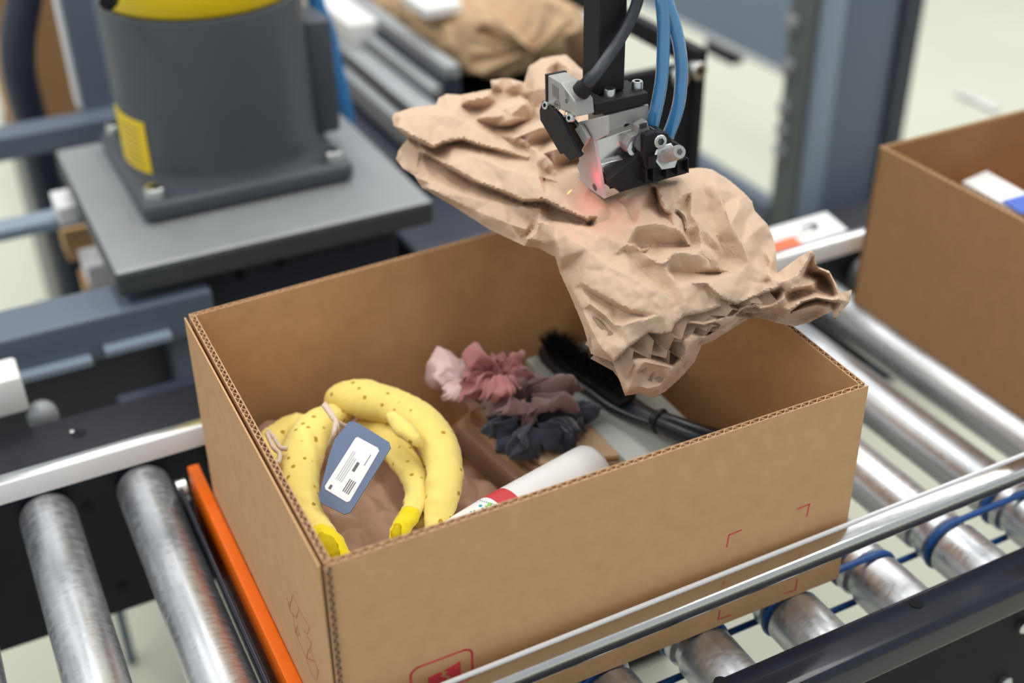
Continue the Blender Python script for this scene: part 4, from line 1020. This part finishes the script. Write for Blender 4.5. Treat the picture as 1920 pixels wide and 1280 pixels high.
# curved warning label on the drum
def on_drum(px, py):
    v = fw + rt*((px-960)/F_PX) - up*((py-640)/F_PX); o = CAM-V((CX, CY, 0)); A = v.x**2+v.y**2; B = 2*(v.x*o.x+v.y*o.y); C_ = o.x**2+o.y**2-(RC)**2
    D_ = max(B*B-4*A*C_, 0); return CAM+v*((-B-math.sqrt(D_))/(2*A))
lt, lb = on_drum(214, 203), on_drum(287, 328); a0 = math.atan2(lt.y-CY, lt.x-CX); a1 = math.atan2(lb.y-CY, lb.x-CX)
if a1 < a0: a1 += 2*PI
if a1-a0 > PI: a0, a1 = a1-2*PI, a0
zhi = on_drum(214, 205).z; zlo = lb.z
zhi = (on_drum(272, 232).z); 
bm = new(); col = []
for i in range(13):
    a = a0+(a1-a0)*i/12; c_, s_ = math.cos(a), math.sin(a)
    col.append([bm.verts.new((CX+(RC+e)*c_, CY+(RC+e)*s_, z)) for e, z in ((.0012, zlo), (.0012, zhi), (-.001, zhi), (-.001, zlo))])
for i in range(12):
    for k in range(4): bm.faces.new((col[i][k], col[i][(k+1) % 4], col[i+1][(k+1) % 4], col[i+1][k]))
bm.faces.new(col[0]); bm.faces.new(col[-1][::-1]); wl = obj('warning_label', bm, m_yellowl, rb, label='yellow rectangular warning label')
bm = new()
for k in range(7):
    z = zhi-.010-(zhi-zlo-.02)*k/6; vsn = []
    for i in range(7):
        a = a0+(a1-a0)*(.42+.45*i/6); vsn.append([bm.verts.new((CX+(RC+.0016)*math.cos(a), CY+(RC+.0016)*math.sin(a), z+dz)) for dz in (-.0008, .0008)])
    for i in range(6): bm.faces.new((vsn[i][0], vsn[i+1][0], vsn[i+1][1], vsn[i][1]))
obj('label_text', bm, m_ink, wl)
# blue cable bundle right of the robot
bc = empty('blue_cable_bundle', (.36, 1.0, .12), 'blue cables hanging down beside the right of the robot base', 'cable')
for dx, rr_ in ((0, .007), (9, .005)):
    bm = new(); tube(bm, [at(a+dx, b, y=1.0) for a, b in ((575, -60), (592, 10), (612, 60), (622, 110), (636, 165), (645, 215), (648, 240))], rr_*1.4, 10, 6); obj('cable', bm, m_cblue, bc, True)

# grey machine beam behind the conveyor, left
be = empty('machine_frame_beam', (-.2, .7, 0), 'long blue-grey steel machine beam below the robot table, left', 'beam')
zb_ = at(0, 640, y=.66).z
bm = new(); bx(bm, -.75, .085, .66, .73, zb_-.055, zb_, .004); obj('beam', bm, m_bluegrey, be)
for x in (-.7, .05): 
    bm = new(); bx(bm, x-.02, x+.02, .67, .72, -.80, zb_-.055, .003); obj('leg', bm, m_bluegrey, be)
bm = new(); bx(bm, -.16, -.06, .645, .662, zb_-.050, zb_-.042, .001); bx(bm, -.045, .03, .645, .662, zb_-.044, zb_-.036, .001); obj('slot_strip', bm, m_panel, be)
bm = new(); bx(bm, -.75, .08, .735, .745, -.40, zb_-.01, .002); obj('void_shade_panel', bm, m_navy, be)  # added dark sheet standing in for the shaded void below the beam
wc = at(10, 735, y=.57); bm = new(); bx(bm, wc.x-.06, wc.x+.018, .555, .60, wc.z-.020, wc.z+.022, .004)
obj('white_sensor_box', bm, m_white, None, True, sharp=40, label='white sensor box at the left edge behind the guide rail', cat='sensor')
bm = new(); p = at(85, 795, y=.56); lathe(bm, p+V((0, .02, 0)), (0, -1, .3), [(0, .016), (.012, .016), (.016, .010), (.018, .004)], 24)
obj('round_knob', bm, m_galv, None, True, sharp=40, label='small round grey knob behind the left guide rail', cat='knob')
bm = new(); bx(bm, -.05, .08, .545, .60, -.06, -.01, .004); obj('grey_motor_box', bm, m_navy, None, label='dark grey motor box behind the left guide rail', cat='motor')

# ================================================================== left background
st = empty('steel_rack', (.03, 1.25, -.8), 'grey steel rack with posts and cross beam behind the robot table', 'rack')
bm = new(); bx(bm, -.8, .11, 1.20, 1.25, .035, .072, .004); obj('cross_beam', bm, m_bluegrey, st)
a, b = at(130, 0, y=1.30), at(165, 235, y=1.30)
bm = new(); bx(bm, .055, .100, 1.25, 1.30, -.80, .95, .004); obj('post', bm, m_bluegrey, st)
bm = new(); bx(bm, .050, .056, 1.26, 1.295, .07, .95, .001); obj('post_cover', bm, m_whitep, st)
bm = new(); bx(bm, .118, .150, 1.40, 1.44, -.80, .95, .003); obj('post', bm, m_panel, st)
bm = new(); bx(bm, -.80, -.76, 1.20, 1.25, -.80, .035, .003); obj('post', bm, m_bluegrey, st)
cbx = empty('background_carton', (.05, 1.6, -.1), 'brown cardboard box standing behind the steel rack at far left', 'box')
bm = new(); bx(bm, -.02, .40, 1.55, 1.90, -.145, .30, .003); obj('body', bm, m_card2, cbx)
bm = new(); bx(bm, -.025, .405, 1.545, 1.905, -.80, -.148, .003); obj('pallet_stand', bm, m_strip, cbx)
hs_ = empty('black_cable_loom', (-.01, 1.35, 0), 'thick black cable loom hanging at the far left behind the table', 'cable')
bm = new(); tube(bm, [at(a, b, y=1.38) for a, b in ((52, -80), (45, 0), (34, 70), (35, 130), (48, 190), (62, 240), (75, 300), (95, 380), (125, 480), (150, 600), (175, 700))], .026, 14, 8); obj('loom', bm, m_navy, hs_, True)
bm = new(); tube(bm, [at(a, b, y=1.42) for a, b in ((75, -80), (58, 0), (48, 70), (52, 140), (66, 200), (80, 260))], .014, 12, 8); obj('loom_branch', bm, m_navy, hs_, True)
for (px, py, w_, h_, m_, lab, cat) in ((122, 388, .026, .026, m_whitep, 'small white carton under the robot table, upper one', 'carton'), (182, 500, .035, .035, m_whitep, 'small white carton under the robot table, lower one', 'carton'),
                             (150, 440, .05, .05, m_card, 'small brown carton under the robot table, upper one', 'carton'), (195, 540, .055, .05, m_card, 'small brown carton under the robot table, lower one', 'carton')):
    p = at(px, py, y=1.02 if m_ is m_whitep else 1.10); bm = new(); bx(bm, p.x-w_/2, p.x+w_/2, p.y-.03, p.y+.03, p.z-h_/2, p.z+h_/2, .002); obj('small_carton', bm, m_, label=lab, cat=cat)
sh = empty('shelf_stand', (.0, 1.05, -.8), 'pale steel shelf stand holding small cartons beneath the robot table', 'stand')
bm = new(); 
bx(bm, -.09, -.075, 1.0, 1.02, -.80, -.1, .002); obj('leg', bm, m_bluegrey, sh)
p = at(60, 420, y=1.05); bm = new(); bx(bm, p.x-.10, p.x+.09, 1.03, 1.07, p.z-.008, p.z+.008, .003); obj('shelf_bar', bm, m_panel, sh)

# ================================================================== second conveyor with another paper pad
c2 = empty('side_conveyor', (.72, 1.5, -.8), 'grey side conveyor running away behind the gripper, carrying crumpled paper', 'conveyor')
ZR = .10
def rails(name, x0, x1, ya, yb, z0, z1, m, bev=.004): bm = new(); bx(bm, x0, x1, ya, yb, z0, z1, bev); return obj(name, bm, m, c2, True, sharp=40)
rails('left_side_frame', .548, .580, 1.04, 3.2, -.03, ZR-.006, m_navy); rails('left_rail', .556, .580, 1.04, 3.2, ZR-.004, ZR+.016, m_galv); rails('left_cap', .530, .548, 1.04, 3.2, ZR-.03, ZR-.012, m_galv)
rails('right_side_frame', .842, .868, 1.10, 3.2, -.03, ZR-.004, m_galv); rails('right_rail', .842, .866, 1.10, 3.2, ZR-.004, ZR+.014, m_galv)
rails('belt', .580, .842, 1.08, 3.2, .02, .035, m_blackm)
rails('left_flange', .492, .530, .98, 3.2, ZR-.045, ZR-.030, m_galv); rails('lower_beam', .470, .490, .95, 3.2, ZR-.09, ZR-.05, m_plate); rails('void_shade_panel', .44, .53, 1.0, 3.2, -.55, ZR-.10, m_navy)  # last one is a dark block added for the shaded void under the flange
for x in (.56, .85):
    for y in (1.15, 3.0): rails('leg', x-.02, x+.02, y-.02, y+.02, -.80, -.03, m_navy)
wbx = at(650, 40, z=ZR-.03); bm = new(); bx(bm, wbx.x-.045, wbx.x+.03, wbx.y-.14, wbx.y+.14, ZR-.031, ZR+.01, .004); obj('white_cover_box', bm, m_white, None, True, sharp=40, label='white cover box on the grey flange right of the robot', cat='cover')
def crumple_bundle(name, c, sx, sy, sz, seed, m, label):
    vs = []; fs = []; nu, nv = 110, 130; c = V(c)
    for j in range(nv+1):
        t = -1+2*j/nv; e = max(1-abs(t)**8, 0)**.5
        for i in range(nu):
            a = 2*PI*i/nu; ca, sa = math.cos(a), math.sin(a)
            rx = abs(ca)**.6*math.copysign(1, ca); rz = abs(sa)**.8*math.copysign(1, sa)
            p = V((rx*sx*e, t*sy, rz*sz*e)); q = p*11+V((seed, 0, 0)); d = noise.voronoi(q)[0]; d2 = noise.voronoi(p*27+V((0, seed, 3)))[0]
            k = .72+.75*(d[1]-d[0])+.30*(d2[1]-d2[0])+.35*noise.noise(q*.5)+.12*math.sin(p.x*60+3*noise.noise(q*.4)*2+t*5)
            ed = .10*(noise.noise(V((rx*4, seed, sa*2)))) if abs(t) > .9 else 0
            vs.append(c+V((p.x*(.80+.2*k), p.y+.03*noise.noise(q)+ed*sy, p.z*k)))
    for j in range(nv):
        for i in range(nu): fs.append((j*nu+i, j*nu+(i+1) % nu, (j+1)*nu+(i+1) % nu, (j+1)*nu+i))
    fs.append(tuple(range(nu))[::-1]); fs.append(tuple(nv*nu+i for i in range(nu)))
    return obj(name, (vs, fs), m, None, True, sharp=36, label=label, cat='paper')
crumple_bundle('kraft_paper_pad', (.712, 1.335, .112), .128, .275, .060, 4.0, m_kraft2, 'blurred crumpled kraft paper pad lying on the side conveyor behind')
p = at(1078, 88, z=.125); bm = new(); tube(bm, [p+V((0, -.01, -.02)), p+V((.004, -.012, .0)), p+V((.004, 0, .022))], .022, 12, 4); obj('hollow_end_shade', bm, m_hollow, bpy.data.objects['kraft_paper_pad.001'], True, label='dark fill for the shaded hollow end of the far paper pad')  # solid tube; the shade of the open end is put into its colour
wp = at(812, 8, z=.165); bm = new(); bx(bm, wp.x-.03, wp.x+.035, wp.y-.04, wp.y+.06, .155, .172, .003); obj('white_slip', bm, m_whitep, label='small white slip lying on the far paper pad', cat='slip')

# made-up dark box, added to darken the pale floor behind the far frame
dc = empty('dark_filler_box', (.50, .86, -.8), 'dark navy filler box added low behind the box, between the robot table and side conveyor', 'cabinet')
bm = new(); bx(bm, .375, .60, .76, .92, -.80, -.02, .006); obj('filler_body', bm, m_navy, dc)
bm = new(); bx(bm, .392, .583, .752, .760, -.70, -.06, .003); obj('filler_front', bm, m_frame, dc)
bm = new(); bx(bm, .40, .408, .744, .752, -.22, -.14, .002); obj('filler_front_bar', bm, m_galv, dc)

# black bracket frame behind the gripper
bk = empty('black_bracket_frame', (.66, .64, 0), 'black steel bracket frame standing behind the gripper and blue hoses', 'bracket')
pl_, pr_ = at(1175, 120, y=.62), at(1305, 100, y=.62); zt_ = at(1300, 100, y=.62).z
bm = new(); bx(bm, pl_.x-.03, pr_.x, .62, .632, -.02, zt_-.012, .002); obj('plate', bm, m_black, bk)
bm = new(); bx(bm, pr_.x-.002, pr_.x+.014, .615, .64, -.02, zt_+.004, .002); obj('upright', bm, m_black, bk)
bm = new(); bx(bm, pr_.x-.002, pr_.x+.014, .64, 1.02, zt_-.022, zt_+.004, .002); obj('arm', bm, m_black, bk)
bm = new(); bx(bm, pl_.x-.03, pr_.x+.016, .60, .66, -.80, -.02, .002); obj('base_post', bm, m_black, bk)
for px, py in ((1303, 130), (1268, 145)):
    p = at(px, py, y=.615); hexbolt('bolt', p, (0, -1, .1), .011, .012, m_bolt, bk, m_hole)

# ================================================================== machine cabinet on the right
mc = empty('machine_cabinet', (1.5, 1.4, -.8), 'tall blue-grey machine cabinet column with bolted strip behind the paper pad', 'cabinet')
XL = at(1497, 330, y=1.2).x; XR = at(1712, 100, y=1.2).x
bm = new(); bx(bm, XL+.003, XR-.05, 1.2, 1.275, -.80, .6, .008, 3); obj('column', bm, m_bluegrey, mc, True, sharp=40)
bm = new(); bx(bm, XL-.003, XL+.003, 1.205, 1.275, -.80, .6, .001); obj('bolt_strip', bm, m_strip, mc)
bm = new(); bx(bm, XL+.004, XL+.060, 1.188, 1.200, -.42, .6, .005); obj('edge_fold', bm, m_panel, mc, True, sharp=40)
bm = new(); bx(bm, XR-.05, XR, 1.19, 1.275, -.80, .6, .003); obj('side_strip', bm, m_navy, mc)
for py in (43, 125, 203, 243, 280):
    p = at(1489-(py-43)*.10, py, x=XL-.003); bm = new(); lathe(bm, p, (-1, 0, 0), [(0, .017), (.008, .017), (.013, .010)], 20); obj('bolt', bm, m_galv, mc, True, sharp=40)
zb2 = at(1468, 130, x=XL).z
bm = new(); bx(bm, XL-.002, XL+.014, 1.276, 2.6, zb2, .7, .003); obj('side_panel', bm, m_panel, mc)
bm = new(); bx(bm, XL-.006, XL+.018, 1.276, 2.6, zb2-.012, zb2, .002); obj('panel_lip', bm, m_wear, mc)
p = at(1355, 85, x=XL); bm = new(); bx(bm, XL-.004, XL+.03, p.y-.04, p.y+.06, zb2-.045, zb2-.012, .004); obj('foot_bracket', bm, m_navy, mc)
zb3 = at(1440, 380, x=XL).z
bm = new(); bx(bm, XL-.012, XL+.03, 1.276, 2.4, -.80, zb3, .004); obj('base_beam', bm, m_bluegrey, mc)
bm = new(); bx(bm, XL-.03, XL+.5, 1.05, 1.187, -.80, zb3-.02, .004); obj('base_plinth', bm, m_navy, mc)
# lever behind the right-hand box
lv = empty('white_lever', at(1850, 195, y=1.0), 'short white tipped lever sticking up behind the right-hand box', 'lever')
bm = new(); tube(bm, [at(1800, 178, y=1.0), at(1830, 190, y=1.0), at(1870, 208, y=.945)], .008, 12, 4); obj('grip', bm, m_white, lv, True)
p = at(1870, 208, y=1.0); bm = new(); bx(bm, p.x-.01, p.x+.02, .93, .96, -.80, p.z+.002, .002); obj('lever_stand', bm, m_navy, lv)
